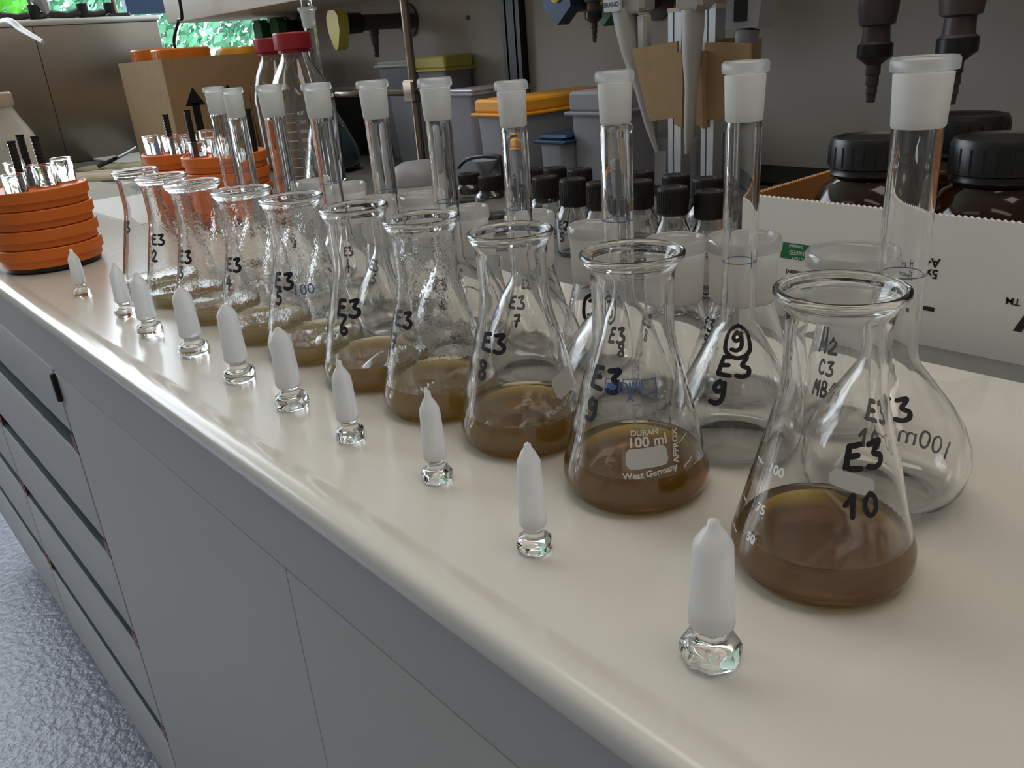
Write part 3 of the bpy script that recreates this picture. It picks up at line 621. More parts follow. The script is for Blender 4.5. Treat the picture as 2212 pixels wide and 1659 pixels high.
racks = [(-988.5, 199, 'stack of orange disc racks with black rods, nearest the front edge at the left', [(30, 311, 53, 408), (51, 291, 72, 384), (79, 297, 108, 388)], [(145, 362), (100, 378), (62, 385), (20, 392), (-8, 372), (28, 352), (6, 410)]),
         (-1147, 419, 'orange disc rack with a black rod, in front of the cardboard box', [(360, 252, 374, 328)], [(392, 300), (350, 340), (420, 318), (372, 318)]),
         (-1040, 431, 'orange disc rack behind the erlenmeyer flasks, right of its twin', [(405, 242, 424, 338), (545, 240, 551, 325)], [(450, 310), (475, 325), (512, 312), (535, 330), (498, 300), (430, 320)])]
for ri, (x, y, lb, rods, tubes) in enumerate(racks):
    loc = []
    for (px, py) in tubes:
        P = onz(px, py + 18, 82); dx, dy = P.x - x, P.y - y; r = math.hypot(dx, dy); a = math.atan2(dy, dx); r = min(r, 38)
        ok = all(math.hypot(r*math.cos(a) - q[0], r*math.sin(a) - q[1]) > 23 for q in loc)
        if ok: loc.append((r*math.cos(a), r*math.sin(a), px, py))
    for q in range(12):
        a = q*0.9 + ri; r = (16 if q % 2 else 36)
        if len(loc) < 6 and all(math.hypot(r*math.cos(a) - v[0], r*math.sin(a) - v[1]) > 23 for v in loc): loc.append((r*math.cos(a), r*math.sin(a), 0, 0))
    rr = []
    for r_ in rods:
        a_, b_, c_ = rod_at(x, y, *r_); m_ = math.hypot(a_, b_)
        if m_ > 43: a_, b_ = a_*43/m_, b_*43/m_
        rr.append((a_, b_, min(c_, 160)))
    rack(x, y, lb, [(math.atan2(q[1], q[0]), math.hypot(q[0], q[1])) for q in loc], rr)
    names = ['nearest orange rack', 'orange rack by the cardboard box', 'right hand orange rack'][ri]
    order = sorted(range(len(loc)), key=lambda i: (Vector((loc[i][0], loc[i][1], 0))).dot(AR))
    ordn = ['leftmost', 'second from the left', 'third from the left', 'fourth from the left', 'fifth from the left', 'rightmost']
    for r_i, i in enumerate(order):
        q = loc[i]; vial(x + q[0], y + q[1], 81.4, 19 + (i % 3)*3, 'clear glass vial in the %s, %s' % (names, ordn[r_i] if r_i < len(order) - 1 else 'rightmost'))
# ================================================================== BOX WITH AMBER JARS
bx = thing('cardboard_tray', 'white printed cardboard tray with torn serrated rim holding amber jars', 'box', (-318, 484, -1))
def serr(p0, p1, zb, zt0, zt1, th, name, material, amp=1.1, step=3.4):
    p0 = Vector(p0); p1 = Vector(p1); L = (p1 - p0).length; n = int(L/step)*2; d = (p1 - p0)/L; nrm = Vector((-d.y, d.x))
    pts = [(p0.x, p0.y, zb), (p1.x, p1.y, zb)]
    for i in range(n, -1, -1):
        q = p0 + d*(L*i/n); z = zt0 + (zt1 - zt0)*i/n + (amp if i % 2 else 0); pts.append((q.x, q.y, z))
    mb = MB(); mb.prism(pts, (nrm.x*th, nrm.y*th, 0)); return mb.build(name, material, bx, smooth=False)
serr((0, 0), (560, 0), 0, 79, 73, 3, 'front_panel', 'cardwhite')
serr((3, 4), (557, 4), 1, 77.5, 71.5, 1.5, 'front_liner', 'card2', 0)
serr((0, 3), (0, 215), 0, 79, 79, -3, 'side_panel', 'card2')
serr((0, 215), (560, 215), 0, 76, 73, 3, 'back_panel', 'card2')
mb = MB(); mb.box((0, 3, 0), (560, 215, 1.5)); mb.build('bottom_panel', 'card2', bx, smooth=False)
def flat_print(parent, polys, px, py, rot, material, name, ox=-318, oy=484, mb=None):
    P = ony(px, py, oy - .3); mb2 = mb or MB()
    for q in rot2d(polys, rot): mb2.add([(P.x - ox + a, -.25, P.z + 1 + b) for a, b in q], [tuple(range(len(q)))])
    return mb2
sB = 3.4
g = MB(); 
Pa = ony(1688, 522, 484); Pb = ony(1748, 572, 484); Pc = ony(1812, 575, 484)
g.add([(Pa.x + 318, -.2, Pa.z + 1), (Pc.x + 324, -.2, Pa.z + 1 + 0), (Pc.x + 324, -.2, Pb.z + 3), (Pa.x + 318, -.2, Pb.z + 3)], [(0, 1, 2, 3)])
g.build('green_label', 'green', bx, fix=False, smooth=False)
g = MB()
for tx, px, py, h in (('Guaranteed', 1720, 533, 8), ('SATISFACTION', 1736, 563, 9.5), ('GUARANTEED', 1729, 548, 9.5)):
    flat_print(bx, [[(u*.62, v) for u, v in q] for q in type2d(tx, h/sB, .01)], px, py, math.pi, None, None, mb=g)
g.v = [(v[0], v[1] - .2, v[2]) for v in g.v]; g.build('label_lettering', 'white_print', bx, fix=False, smooth=False)
g = MB()
for tx, px, py, h in (('Guaranteed', 1730, 592, 11), ('A4', 2013, 568, 18), ('5x', 2012, 592, 18), ('TM', 2188, 652, 13), ('500 SHEETS 210x297 mm', 1952, 586, 6), ('80 g/m2', 1952, 565, 9)):
    flat_print(bx, type2d(tx, h/sB, .02), px, py, math.pi, None, None, mb=g)
flat_print(bx, [[(-2, -7), (2.4, -7), (9, 8), (4.6, 8)]], 2200, 690, 0, None, None, mb=g); flat_print(bx, [[(-3.5, -1.3), (3.5, -1.3), (3.5, 1.3), (-3.5, 1.3)]], 2005, 667, 0, None, None, mb=g)
g.build('black_lettering', 'black', bx, fix=False, smooth=False)
def jar(px, pyt, wpx, y, rb, label, zt=None):
    P = ony(px, pyt, y); sc = pxscale((P.x, y, 0), P.z); R = wpx/sc/2; ht = (zt or P.z); base = (P.x, y, 0.6); ht -= .6
    t = thing('amber_jar', label, 'jar', base, 'amber jars with black caps in the cardboard tray')
    cz = ht - R*.85
    mb = MB(); mb.lathe([(0, 0), (rb - 3, 0), (rb, 4), (rb, cz - R*1.1), (rb - 2, cz - R*.75), (R + 3, cz - R*.32), (R*.92, cz - R*.2), (R*.9, cz + 6), (0, cz + 6)], n=64); mb.build('jar_body', 'amber', t, sharp=60)
    mb = MB(); mb.lathe([(R*.9, cz - 3), (R*.98, cz - 3), (R, cz - 1.5), (R*.97, cz), (R*.97, cz + 2), (R*1.04, cz + 3), (R*1.04, ht - 4), (R*.98, ht - .5), (R*.88, ht), (R*.80, ht - 1.6), (0, ht - 1.6)], n=72)
    for q in range(24):
        a = 2*math.pi*q/24; mb.box((R*1.035*math.cos(a) - .5, R*1.035*math.sin(a) - .5, cz + 4), (R*1.035*math.cos(a) + .5, R*1.035*math.sin(a) + .5, ht - 5))
    mb.build('screw_cap', 'black', t)
jar(1888, 292, 170, 536, 36, 'amber jar with black cap at the left end of the tray')
jar(2172, 292, 200, 548, 38, 'amber jar with black cap at the right edge of the picture')
jar(2082, 246, 176, 650, 34, 'taller amber jar with black cap standing behind in the tray')
# ================================================================== PLASTIC FILM ON WORKTOP
mb = MB(); rnd = random.Random(4); n1, n2 = 16, 10; P0 = onz(1990, 835); P1 = onz(2150, 815); P2 = onz(2110, 905)
vs = []
for i in range(n1 + 1):
    for j in range(n2 + 1):
        u, v = i/n1, j/n2; x = P0.x + (P1.x - P0.x)*u + (P2.x - P1.x)*v*.9; y = P0.y + (P1.y - P0.y)*u + (P2.y - P1.y)*v*.9
        z = .4 + 3.4*abs(math.sin(u*7 + v*3))*rnd.uniform(.3, 1) + (6*max(0, u - .8)/.2*(1 - v) if u > .8 else 0)
        vs.append((x - P0.x, y - P0.y, z))
mb.add(vs, [(i*(n2 + 1) + j, (i + 1)*(n2 + 1) + j, (i + 1)*(n2 + 1) + j + 1, i*(n2 + 1) + j + 1) for i in range(n1) for j in range(n2)])
o = mb.build('plastic_film', 'film', loc=(P0.x, P0.y, 0), fix=False, sharp=30)
tag(o, 'crumpled clear plastic film lying on the worktop right of the flasks', 'film')
# ================================================================== LEFT BACKGROUND
sb = thing('steel_cabinet', 'large brushed stainless steel cabinet at the far left end of the bench', 'cabinet', (-2480, 160, .3))
mb = MB(); mb.box((0, 0, 0), (330, 635, 292), 2); mb.build('cabinet_shell', 'steel', sb)
mb = MB(); mb.box((-4, -4, 292), (334, 639, 304), 1.5); mb.build('top_plate', 'alu', sb)
mb = MB(); mb.box((330, 361, 2), (330.6, 362.5, 290)); mb.build('panel_seam', 'gap', sb, smooth=False)
# clamps on top
def clamp_on_top(px, py, label, kind):
    P = onx(px, py, -2230); base = (-2230, P.y, 304.5)
    t = thing('boss_clamp', label, 'clamp', base, 'stand clamps lying on the steel cabinet')
    b = MB(); b.tube([(0, -34, 9), (0, -10, 14), (0, 30, 10), (0, 52, 13)], [7, 10, 8, 9], 8); b.build('clamp_arm', 'black', t)
    b = MB(); b.lathe([(0, 0), (12, 0), (12, 34), (0, 34)], n=10, c=(0, 66, 0)); b.build('clamp_screw', 'gap', t)
    if kind: 
        b = MB()
        pts = [(0, -22 - 22 + 32*math.cos(a), 8 + 58*math.sin(a)) for a in [i*math.pi/14 for i in range(0, 10)]]; b.tube(pts, [8, 11, 15, 17, 18, 17, 15, 12, 9, 5], 8); b.build('clamp_jaw', 'greyp', t)
for i, (px, py, lb, kd) in enumerate([(6, 38, 'grey stand clamp with curved jaw at the left end of the steel cabinet top', True), (115, 34, 'grey stand clamp with curved jaw in the middle of the steel cabinet top', True), (175, 32, 'black stand clamp without jaw on the steel cabinet top', False)]): clamp_on_top(px, py, lb, kd)
P = onx(250, 30, -2230); t = thing('retort_stand', 'dark retort stand on the right of the steel cabinet top', 'stand', (-2230, P.y, 304.5))
b = MB(); b.box((-30, -24, 0), (30, 24, 10), 2); b.build('stand_foot', 'black', t); b = MB(); b.cyl((0, 0, 9), (0, 0, 400), 6); b.build('stand_rod', 'rod', t)
P = onx(78, 38, -2240); t = thing('wooden_rod', 'thin wooden rod leaning up on the steel cabinet', 'rod', (-2240, P.y, 304.5)); b = MB(); b.cyl((0, 0, 0), (0, -30, 200), 4); b.build('rod_shaft', 'tubecream', t)
mb = MB(); P = onx(268, 30, -2900); mb.box((0, 0, 0), (40, 150, 900)); tag(mb.build('window_blind', 'blue', loc=(-3250, 1090, 368), smooth=False), 'dark blue blind hanging at the window above the steel cabinet', 'blind')
# wash bottle
P = onz(10, 430); wb = thing('wash_bottle', 'whitish plastic wash bottle with a bent white spout at the left edge', 'bottle', (-1290, 245, 0))
bs = pxscale((-1290, 245, 0), 100)
def rel(px, py, y=245, ox=-1290): q = ony(px, py, y); return (q.x - ox, 0, q.z)
cxp = rel(15, 300); sx_ = cxp[0]
wb.location = WP(-1290 + sx_, 245, .4)
zc = rel(15, 215)[2]; zn = rel(15, 232)[2]; zs = rel(30, 300)[2]
mb = MB(); R = 36; mb.lathe([(0, 0), (R - 3, 0), (R, 4), (R, zs - 14), (R - 4, zs + 4), (R - 14, zs + 24), (22, zn - 14), (17, zn - 3), (17, zn), (0, zn)], n=48); mb.build('bottle_body', 'milkw', wb, sharp=60)
mb = MB(); mb.lathe([(0, zn), (19, zn), (20, zn + 2), (20, zn + 15), (18, zn + 17), (0, zn + 17)], n=40); mb.build('screw_cap', 'tubecream', wb)
a = rel(5, 190)
mb = MB(); q0 = Vector((0, 0, zn + 15)); q1 = Vector((-3, 0, zn + 85)); q2 = Vector((0, 4, zn + 96))
e1 = rel(10, 47); e2 = rel(93, 92)
pth = catmull([(0, 0, zn + 15), (-4, 0, zn + 60), (-10, 0, e1[2] - sx_*0 - 12), (e1[0] - sx_, 0, e1[2]), ((e1[0] + e2[0])/2 - sx_, 0, (e1[2] + e2[2])/2 + 1), (e2[0] - sx_, 0, e2[2])], 6)
mb.tube(pth, [3.6]*(len(pth) - 8) + [3.4, 3.2, 3.0, 2.8, 2.6, 2.4, 2.2, 1.8], 12); mb.build('spout_tube', 'white', wb)
# cardboard box with orange lids
cb = thing('cardboard_box', 'open brown cardboard box with printed black arrows behind the orange racks', 'box', (-1810, 574, -1))
for a_, b_ in (((0, 0, 0), (232, 3, 202)), ((229, 3, 0), (232, 309, 202)), ((0, 3, 0), (3, 309, 202)), ((0, 309, 0), (232, 312, 202))):
    mb = MB(); mb.box(a_, b_); mb.build('box_side', 'card', cb, smooth=False)
mb = MB(); mb.box((3, 3, 0), (229, 309, 3)); mb.build('box_bottom', 'card', cb, smooth=False)
for yy in (38, 105):
    mb = MB(); x = 232.3
    mb.add([(x, yy, 30), (x, yy + 14, 30), (x, yy + 14, 125), (x, yy, 125)], [(0, 1, 2, 3)]); mb.add([(x, yy - 12, 120), (x, yy + 26, 120), (x, yy + 7, 152)], [(0, 1, 2)]); mb.build('printed_arrow', 'black', cb, fix=False, smooth=False)
def disc(px, py, x, r, h, label, mt='orange2'):
    P = onx(px, py, x); mb = MB(); mb.lathe([(0, 0), (r - 1, 0), (r, 1), (r, h - 2), (r - 2, h), (r - 5, h), (r - 5, h - 3), (0, h - 3)], n=56)
    for q in range(40):
        a = 2*math.pi*q/40; mb.box((r*math.cos(a) - .5, r*math.sin(a) - .5, 2), (r*math.cos(a) + .5, r*math.sin(a) + .5, h - 3))
    return mb, P
for (cx, cy, r, z, h, lb) in ((-1752, 625, 40, 148, 80, 'orange screw lid jar standing lower in the cardboard box'), (-1643, 637, 52, 182, 42, 'larger orange screw lid standing highest in the cardboard box')):
    t = thing('orange_jar', lb, 'jar', (cx, cy, 2), 'orange lidded jars in the cardboard box')
    mb = MB(); mb.lathe([(0, 0), (r - 5, 0), (r - 3, 3), (r - 3, z - 8), (0, z - 8)], n=40); mb.build('jar_body', 'milk', t)
    mb, _ = disc(0, 0, -1600, r, h, ''); mb.v = [(v[0], v[1], v[2] + z - 8) for v in mb.v]; mb.build('screw_lid', 'orange2', t)
t = thing('yellow_jar', 'jar with a yellow lid at the right end of the cardboard box', 'jar', (-1626, 740, 2)); mb = MB(); mb.lathe([(0, 0), (33, 0), (35, 3), (35, 186), (0, 186)], n=40); mb.build('jar_body', 'milk', t)
mb = MB(); mb.lathe([(0, 186), (37, 186), (37, 208), (35, 211), (0, 211)], n=40); mb.build('screw_lid', 'orange3', t)
# gloves, sheet and cable on the worktop far left
def lump(name, label, cat, px, py, rx, ry, h, mt, seed, rz=0):
    P = onz(px, py); rnd = random.Random(seed); mb = MB(); n = 20
    rings = []
    vs = []; fs = []
    for j, (k, zz) in enumerate(((1, 0.2), (1.0, h*.4), (.85, h*.8), (.5, h), (.0, h*.95))):
        for i in range(n):
            a = 2*math.pi*i/n; w = 1 + .12*math.sin(3*a + seed) + .06*math.sin(7*a)
            vs.append((rx*k*w*math.cos(a), ry*k*w*math.sin(a), zz + (rnd.uniform(-.12, .12)*h if j > 1 else 0)))
    for j in range(4):
        for i in range(n): fs.append((j*n + i, j*n + (i + 1) % n, (j + 1)*n + (i + 1) % n, (j + 1)*n + i))
    fs.append(tuple(range(n - 1, -1, -1))); mb.add(vs, fs); o = mb.build(name, mt, loc=(P.x, P.y, 0), sharp=70); o.rotation_euler[2] = rz
    tag(o, label, cat)
lump('cotton_glove', 'beige folded glove on the worktop, nearer of the two by the steel cabinet', 'glove', 218, 385, 95, 45, 12, 'beige', 2, .5)
lump('cotton_glove', 'beige folded glove on the worktop, farther one touching the cable', 'glove', 285, 362, 110, 45, 10, 'beige', 5, .8)
P = onz(235, 356); mb = MB(); mb.box((-160, -40, 0), (120, 70, 4), .8); o = mb.build('paper_pad', 'paper', loc=(P.x - 60, P.y + 55, 0)); tag(o, 'white paper pad lying on the worktop in front of the steel cabinet', 'pad')
pts = [onz(215, 362, 8), onz(245, 348, 22), onz(270, 335, 26), onz(292, 322, 30)]
mb = MB(); mb.tube([(p.x - pts[0].x, p.y - pts[0].y, p.z) for p in catmull(pts, 6) for p in [Vector(p)]], 4); tag(mb.build('black_cable', 'black', loc=(pts[0].x, pts[0].y, 3)), 'black cable running on the worktop in front of the cardboard box', 'cable')
P = onz(210, 462, 0); mb = MB(); mb.box((-150, -60, 0), (150, 60, .8)); tag(mb.build('white_sheet', 'paper', loc=(-1290, 395, 0), smooth=False), 'white sheet lying on the worktop between the orange racks', 'sheet')
# hanging cable upper left
a = ony(388, 0, 700); b_ = ony(376, 90, 700); pts = [(a.x + 4, 0, a.z + 300), (a.x, 0, a.z), ((a.x + b_.x)/2 + 8, 0, (a.z + b_.z)/2), (b_.x, 0, b_.z), (b_.x - 20, 10, 190)]
mb = MB(); mb.tube([(p[0] - b_.x, p[1], p[2] - b_.z) for p in catmull(pts, 6)], 3.2); tag(mb.build('hanging_cable', 'black', loc=(b_.x, 700, b_.z)), 'black cable hanging down into the cardboard box', 'cable')
# wall shelf
L_ = ony(362, 52, 750)
ws = thing('wall_shelf', 'cream wall shelf above the bench at the upper left', 'shelf', (L_.x, 750, L_.z))
mb = MB(); mb.box((0, 0, 0), (3400, 199, 260), 2); mb.build('shelf_board', 'cream', ws)
# ================================================================== MIDDLE BACKGROUND
def bottle1L(px, py_top, y, label):
    P = ony(px, py_top, y); base = (P.x, y, -1); ht = P.z + 1; R = 50
    t = thing('screw_cap_bottle', label, 'bottle', base, 'clear laboratory bottles with red caps')
    nz = ht - 30
    out = [(0, 1), (R - 5, 0), (R, 5), (R, nz - 68), (R - 3, nz - 52), (R - 14, nz - 30), (22, nz - 8), (20.5, nz), (20.5, ht - 4)]
    inn = [(18.5, ht - 4), (18.5, nz), (20, nz - 9), (R - 17, nz - 31), (R - 5.5, nz - 52), (R - 2.5, nz - 68), (R - 2.5, 7), (0, 4)]
    mb = MB(); mb.lathe(out + inn, n=56); mb.build('glass_body', 'glass', t, sharp=60)
    mb = MB(); mb.lathe([(21, nz + 2), (23.5, nz + 2), (23.5, nz + 6), (27, nz + 7), (27.5, nz + 9), (27.5, ht - 2), (26, ht), (0, ht)], n=48); mb.build('screw_cap', 'red', t)
    return t, base, (R, nz)
t, base, (R, nz) = bottle1L(628, 70, 640, 'large clear bottle with dark red cap behind the tall flasks')
mb = MB(); a, z = hit(base, [(R, 5), (R, nz - 68)], 632, 300)
for i in range(11):
    zz = 20 + i*13
    if zz < nz - 70: wrap(mb, rect2d(18, 1.0, 4), [(R, 5), (R, nz - 60)], a, zz); wrap(mb, type2d(str(100*(i + 1)), 5), [(R, 5), (R, nz - 60)], a + .38, zz)
mb.build('printed_scale', 'white_print', t, fix=False, smooth=False)
bottle1L(580, 82, 725, 'clear bottle with bright red cap, left of and behind the larger bottle')
# volumetric flask with stopper far
P = ony(668, 16, 730); base = (P.x - 8, 730, -1)
t = thing('stoppered_flask', 'large clear volumetric flask with glass stopper held behind the row', 'flask', base)
R = 55; zt = P.z + 1; out = [(0, 2), (R - 22, 0), (R - 6, 5), (R, 18), (R - 4, 40), (R - 20, 78), (14, 118), (10, 140), (10, zt - 30), (12.2, zt - 4), (15, zt - 3), (15, zt), (13, zt)]
inn = [(10, zt - 4), (8, zt - 30), (8, 140), (12, 117), (R - 22, 76), (R - 6, 40), (R - 2.2, 18), (R - 9, 7), (0, 4)]
mb = MB(); mb.lathe(out + inn, n=56); mb.build('glass_body', 'glass', t, sharp=60)
mb = MB(); mb.lathe([(10.4, zt - 30), (12.8, zt - 5), (15.3, zt - 3.5), (15.3, zt + .5), (12, zt + .6), (12, zt - .1), (13, zt - .3)], n=40); mb.build('ground_joint', 'frost', t, sharp=50)
mb = MB(); mb.lathe([(0, zt - 26), (7.6, zt - 26), (9, zt), (8.5, zt + 6), (8.5, zt + 12), (15, zt + 14), (15, zt + 24), (0, zt + 24)], n=40); mb.build('flask_stopper', 'glass', t)
mb = MB(); mb.lathe([(0, 3.8), (R - 9.5, 6.8), (R - 2.6, 18), (R - 6.2, 40), (R - 21, 70), (0, 70)], n=48); mb.build('liquid', 'tealliq', t)
dc = thing('equipment_case', 'dark brown equipment case against the wall behind the stoppered flask', 'case', (-1610, 885, -1))
mb = MB(); mb.box((0, 0, 0), (210, 40, 118), 4); mb.build('case_body', 'gap', dc); mb = MB(); mb.box((-3, -3, 118), (213, 43, 128), 3); mb.build('case_lid', 'greyp', dc)
# stand with rod and clamp
A_ = ony(870, 0, 745); B_ = ony(912, 335, 745)
t = thing('lab_stand', 'brown metal stand rod with a clamp behind the flask necks', 'stand', ((A_.x + B_.x)/2, 745, -1))
mb = MB(); mb.box((-45, -60, 0), (45, 60, 9), 2); mb.build('stand_base', 'black', t); mb = MB(); mb.cyl((0, 0, 8), (0, 0, 274), 6.2); mb.build('stand_rod', 'rod', t)
K = ony(878, 195, 745); L2 = ony(735, 190, 745); zk = K.z
mb = MB(); mb.box((-13, -12, zk - 16), (13, 12, zk + 16), 3); mb.cyl((12, 0, zk), (34, 0, zk + 4), 5); mb.build('clamp_boss', 'rod', t)
mb = MB(); mb.cyl((-10, 0, zk - 2), (-80, -20, zk), 5); mb.tube(catmull([(-80, -20, zk), (-95, -38, zk), (-125, -45, zk), (-150, -42, zk)], 5), 4.5); mb.tube(catmull([(-80, -20, zk), (-98, -8, zk), (-125, -4, zk), (-148, -14, zk)], 5), 4.5); mb.build('clamp_arm', 'rod', t)
# wall taps
def tap(px, py, yk, knobmat, label, knob='hex', noz=(0, 0), zoff=0):
    P = ony(px, py, yk); t = thing('wall_tap', label, 'tap', (P.x, 949, P.z)); dy = yk - 949
    mb = MB(); mb.lathe([(0, 0), (28, 0), (28, 4), (13, 6), (13, 8), (0, 8)], n=40, axis=(0, -1, 0)); mb.cyl((0, -4, 0), (0, dy + 42, 0), 13); mb.build('tap_pipe', 'taupe', t)
    mb = MB(); mb.cyl((0, dy + 44, 0), (0, dy + 10, 0), 16.5, 17); mb.build('tap_bonnet', 'black', t)
    if noz[0]:
        mb = MB(); yy = dy + 70; mb.lathe([(0, 10), (9, 10), (9, -12), (7, -14), (7, -22), (6, -24), (6.6, -30), (5, -31), (5.6, -38), (4.2, -39), (4.8, -46), (3.6, -50), (0, -50)], n=24, c=(0, yy, -8)); mb.build('hose_nozzle', 'taupe', t)
    mb = MB()
    if knob == 'hex':
        pl = [(-22*math.cos(a)*.85, dy + 10, 22*math.sin(a)) for a in [math.radians(q) for q in (30, 90, 150)]]
        poly = [(-19, dy + 10, 12), (-10, dy + 10, 22), (10, dy + 10, 22), (19, dy + 10, 12), (19, dy + 10, -10), (8, dy + 10, -36), (0, dy + 10, -42), (-8, dy + 10, -36), (-19, dy + 10, -10)]
    else: poly = [(-21, dy + 10, 19), (21, dy + 10, 19), (24, dy + 10, -10), (0, dy + 10, -30), (-24, dy + 10, -10)]
    mb.prism(poly, (0, -20, 0)); mb.build('tap_knob', knobmat, t, sharp=20)
    if knob != 'hex':
        mb = MB(); mb.lathe([(0, 0), (9, 0), (9, 2.5), (5, 3.5), (5, 1), (0, 1)], n=24, c=(0, dy - 10, 4), axis=(0, -1, 0)); mb.build('knob_disc', 'yellow', t)
    return t
tap(730, 52, 800, 'yellow', 'wall tap with a pale yellow six-sided knob', 'hex', (1, 1))
tap(1214, -4, 790, 'blue', 'wall tap with a dark blue knob and yellow centre at the top', 'shield', (0, 0))
tap(1312, 0, 850, 'green', 'wall tap with a green knob right of the blue one', 'shield', (0, 0))
tap(602, 62, 900, 'green', 'wall tap with a green knob just above the dark red bottle cap', 'hex', (0, 0))
tap(566, 68, 890, 'green', 'small wall tap with green knob above the bright red cap', 'hex', (0, 0))
def nozzle(px, pyb, y, label, s=1.0):
    Bt = ony(px, pyb, y); t = thing('gas_nozzle', label, 'nozzle', (Bt.x, y, Bt.z), 'dark hose nozzles hanging from the wall outlets')
    pr = [(0, 0), (4.2, 0), (4.6, 8), (5.6, 9), (5.0, 16), (6.4, 17), (6.0, 26), (7.2, 27), (7, 36), (12, 40), (16, 43), (16, 56), (13.5, 58), (12.5, 72), (17, 74), (19, 90), (19, 118), (16, 128), (16, 150), (0, 150)]
    mb = MB(); mb.lathe([(r*s, z*s) for r, z in pr], n=28); mb.build('nozzle_body', 'taupe', t, sharp=30)
    mb = MB(); mb.lathe([(15.5*s, 43*s), (17*s, 44*s), (17*s, 55*s), (15.5*s, 56*s)], n=28, closed=True); mb.build('nozzle_ring', 'black', t)
    mb = MB(); mb.cyl((0, 0, 138*s), (0, 949 - y, 138*s), 13*s); mb.lathe([(0, 0), (30, 0), (30, 5), (0, 5)], n=32, c=(0, 949 - y, 138*s), axis=(0, -1, 0)); mb.build('outlet_pipe', 'taupe', t)
nozzle(1880, 221, 780, 'dark hose nozzle on the wall, left of the largest volumetric flask neck', .9)
nozzle(2052, 226, 740, 'dark hose nozzle on the wall behind the largest frosted neck', .92)
nozzle(1284, 92, 800, 'small brown hose nozzle under the blue and green taps', .62)
# wall post
A_ = ony(1092, 178, 935); B_ = ony(1130, 178, 935); w_ = B_.x - A_.x
mb = MB(); z0 = 15; 
pf = [(0, 0), (w_*.2, 0), (w_*.2, 4), (w_*.3, 4), (w_*.3, 0), (w_*.7, 0), (w_*.7, 4), (w_*.8, 4), (w_*.8, 0), (w_, 0), (w_, 14), (0, 14)]
mb.prism([(x, y, 0) for x, y in pf], (0, 0, 257)); o = mb.build('wall_post', 'black', loc=(A_.x, 935, 17), smooth=False); tag(o, 'black grooved profile post standing against the wall', 'post')
# plastic containers
def tub(pxl, pxr, pyt, y, depth, label, body, lid, lidh=12, zb=-1, ov=4, r=10, cont=None, conth=.4, cat='container'):
    A_ = ony(pxl, pyt, y); B_ = ony(pxr, pyt, y); w = B_.x - A_.x; ht = (A_.z + B_.z)/2 - zb
    t = thing('plastic_container', label, cat, (A_.x, y, zb)); tp = w*.05
    mb = MB()
    def ring(i, z, in_): 
        a = tp*(1 - z/ht) + in_; rr = r; pts = []
        for cx, cy, a0 in ((w - a - rr, a + rr, -90), (w - a - rr, depth - a - rr, 0), (a + rr, depth - a - rr, 90), (a + rr, a + rr, 180)):
            for q in range(5): an = math.radians(a0 + q*22.5); pts.append((cx + rr*math.cos(an), cy + rr*math.sin(an), z))
        return pts
    zs = [(0, 0), (ht - lidh, 0), (ht - lidh, 1.5), (2, 1.5)]; rs = [ring(i, z, in_) for i, (z, in_) in enumerate(zs)]; n = len(rs[0]); vs = [p for q in rs for p in q]; fs = [tuple(range(n - 1, -1, -1)), tuple(3*n + i for i in range(n))]
    for j in range(3):
        for i in range(n): fs.append((j*n + i, j*n + (i + 1) % n, (j + 1)*n + (i + 1) % n, (j + 1)*n + i))
    mb.add(vs, fs); mb.build('container_body', body, t, sharp=50)
    if lid:
        mb = MB(); mb.box((-ov, -ov, ht - lidh), (w + ov, depth + ov, ht - lidh + 4), 1.2); mb.box((0, 0, ht - lidh + 4), (w, depth, ht), 3); mb.build('container_lid', lid, t, sharp=30)
    if cont:
        mb = MB(); mb.box((tp + 3, tp + 3, 3), (w - tp - 3, depth - tp - 3, ht*conth), 4); mb.build('contents', cont, t)
    return t
tub(1022, 1118, 216, 700, 190, 'container with orange yellow lid behind the flask necks', 'milk', 'orange3', 20)
tub(1225, 1318, 198, 720, 90, 'milky container with white lid left of the pipette stand', 'milk', 'milk', 26, cont='bluestuff', conth=.35)
tub(945, 1020, 195, 740, 110, 'tall milky container right of the stand rod', 'milk', 'milk', 8)
tub(838, 905, 205, 815, 60, 'milky tub with blue contents left of the stand rod', 'milk', None, 2, cont='bluestuff', conth=.65)
A_ = ony(805, 190, 880).z
tub(812, 885, 132, 880, 60, 'tall whitish tub under the yellow wall tap', 'milk', 'white', 10)
tub(893, 960, 122, 885, 60, 'tub with dull yellow lid against the wall, right of the stand rod', 'milk', 'yellow', 24)
tub(1160, 1218, 292, 705, 50, 'low tub with a bright blue lid behind the bottle caps', 'milk', 'blue', 10)
# grey rounded device
P = onz(900, 418); t = thing('tabletop_device', 'rounded grey device with a lighter lower half behind the third row', 'device', (P.x, 640, -1))
mb = MB(); mb.lathe([(0, 0), (26, 0), (28, 3), (27, 22), (26.5, 23)], n=40, sx=1.35, sy=1.6); mb.lathe([(26.5, 23), (0, 23)], n=40, sx=1.35, sy=1.6); mb.build('lower_housing', 'white', t)
mb = MB(); mb.lathe([(0, 23), (27.5, 23), (26, 34), (21, 44), (14, 49), (0, 51)], n=40, sx=1.35, sy=1.6); mb.build('upper_housing', 'greyp', t)
Q = ony(902, 350, 640); t.location = WP(Q.x, 640, -1)
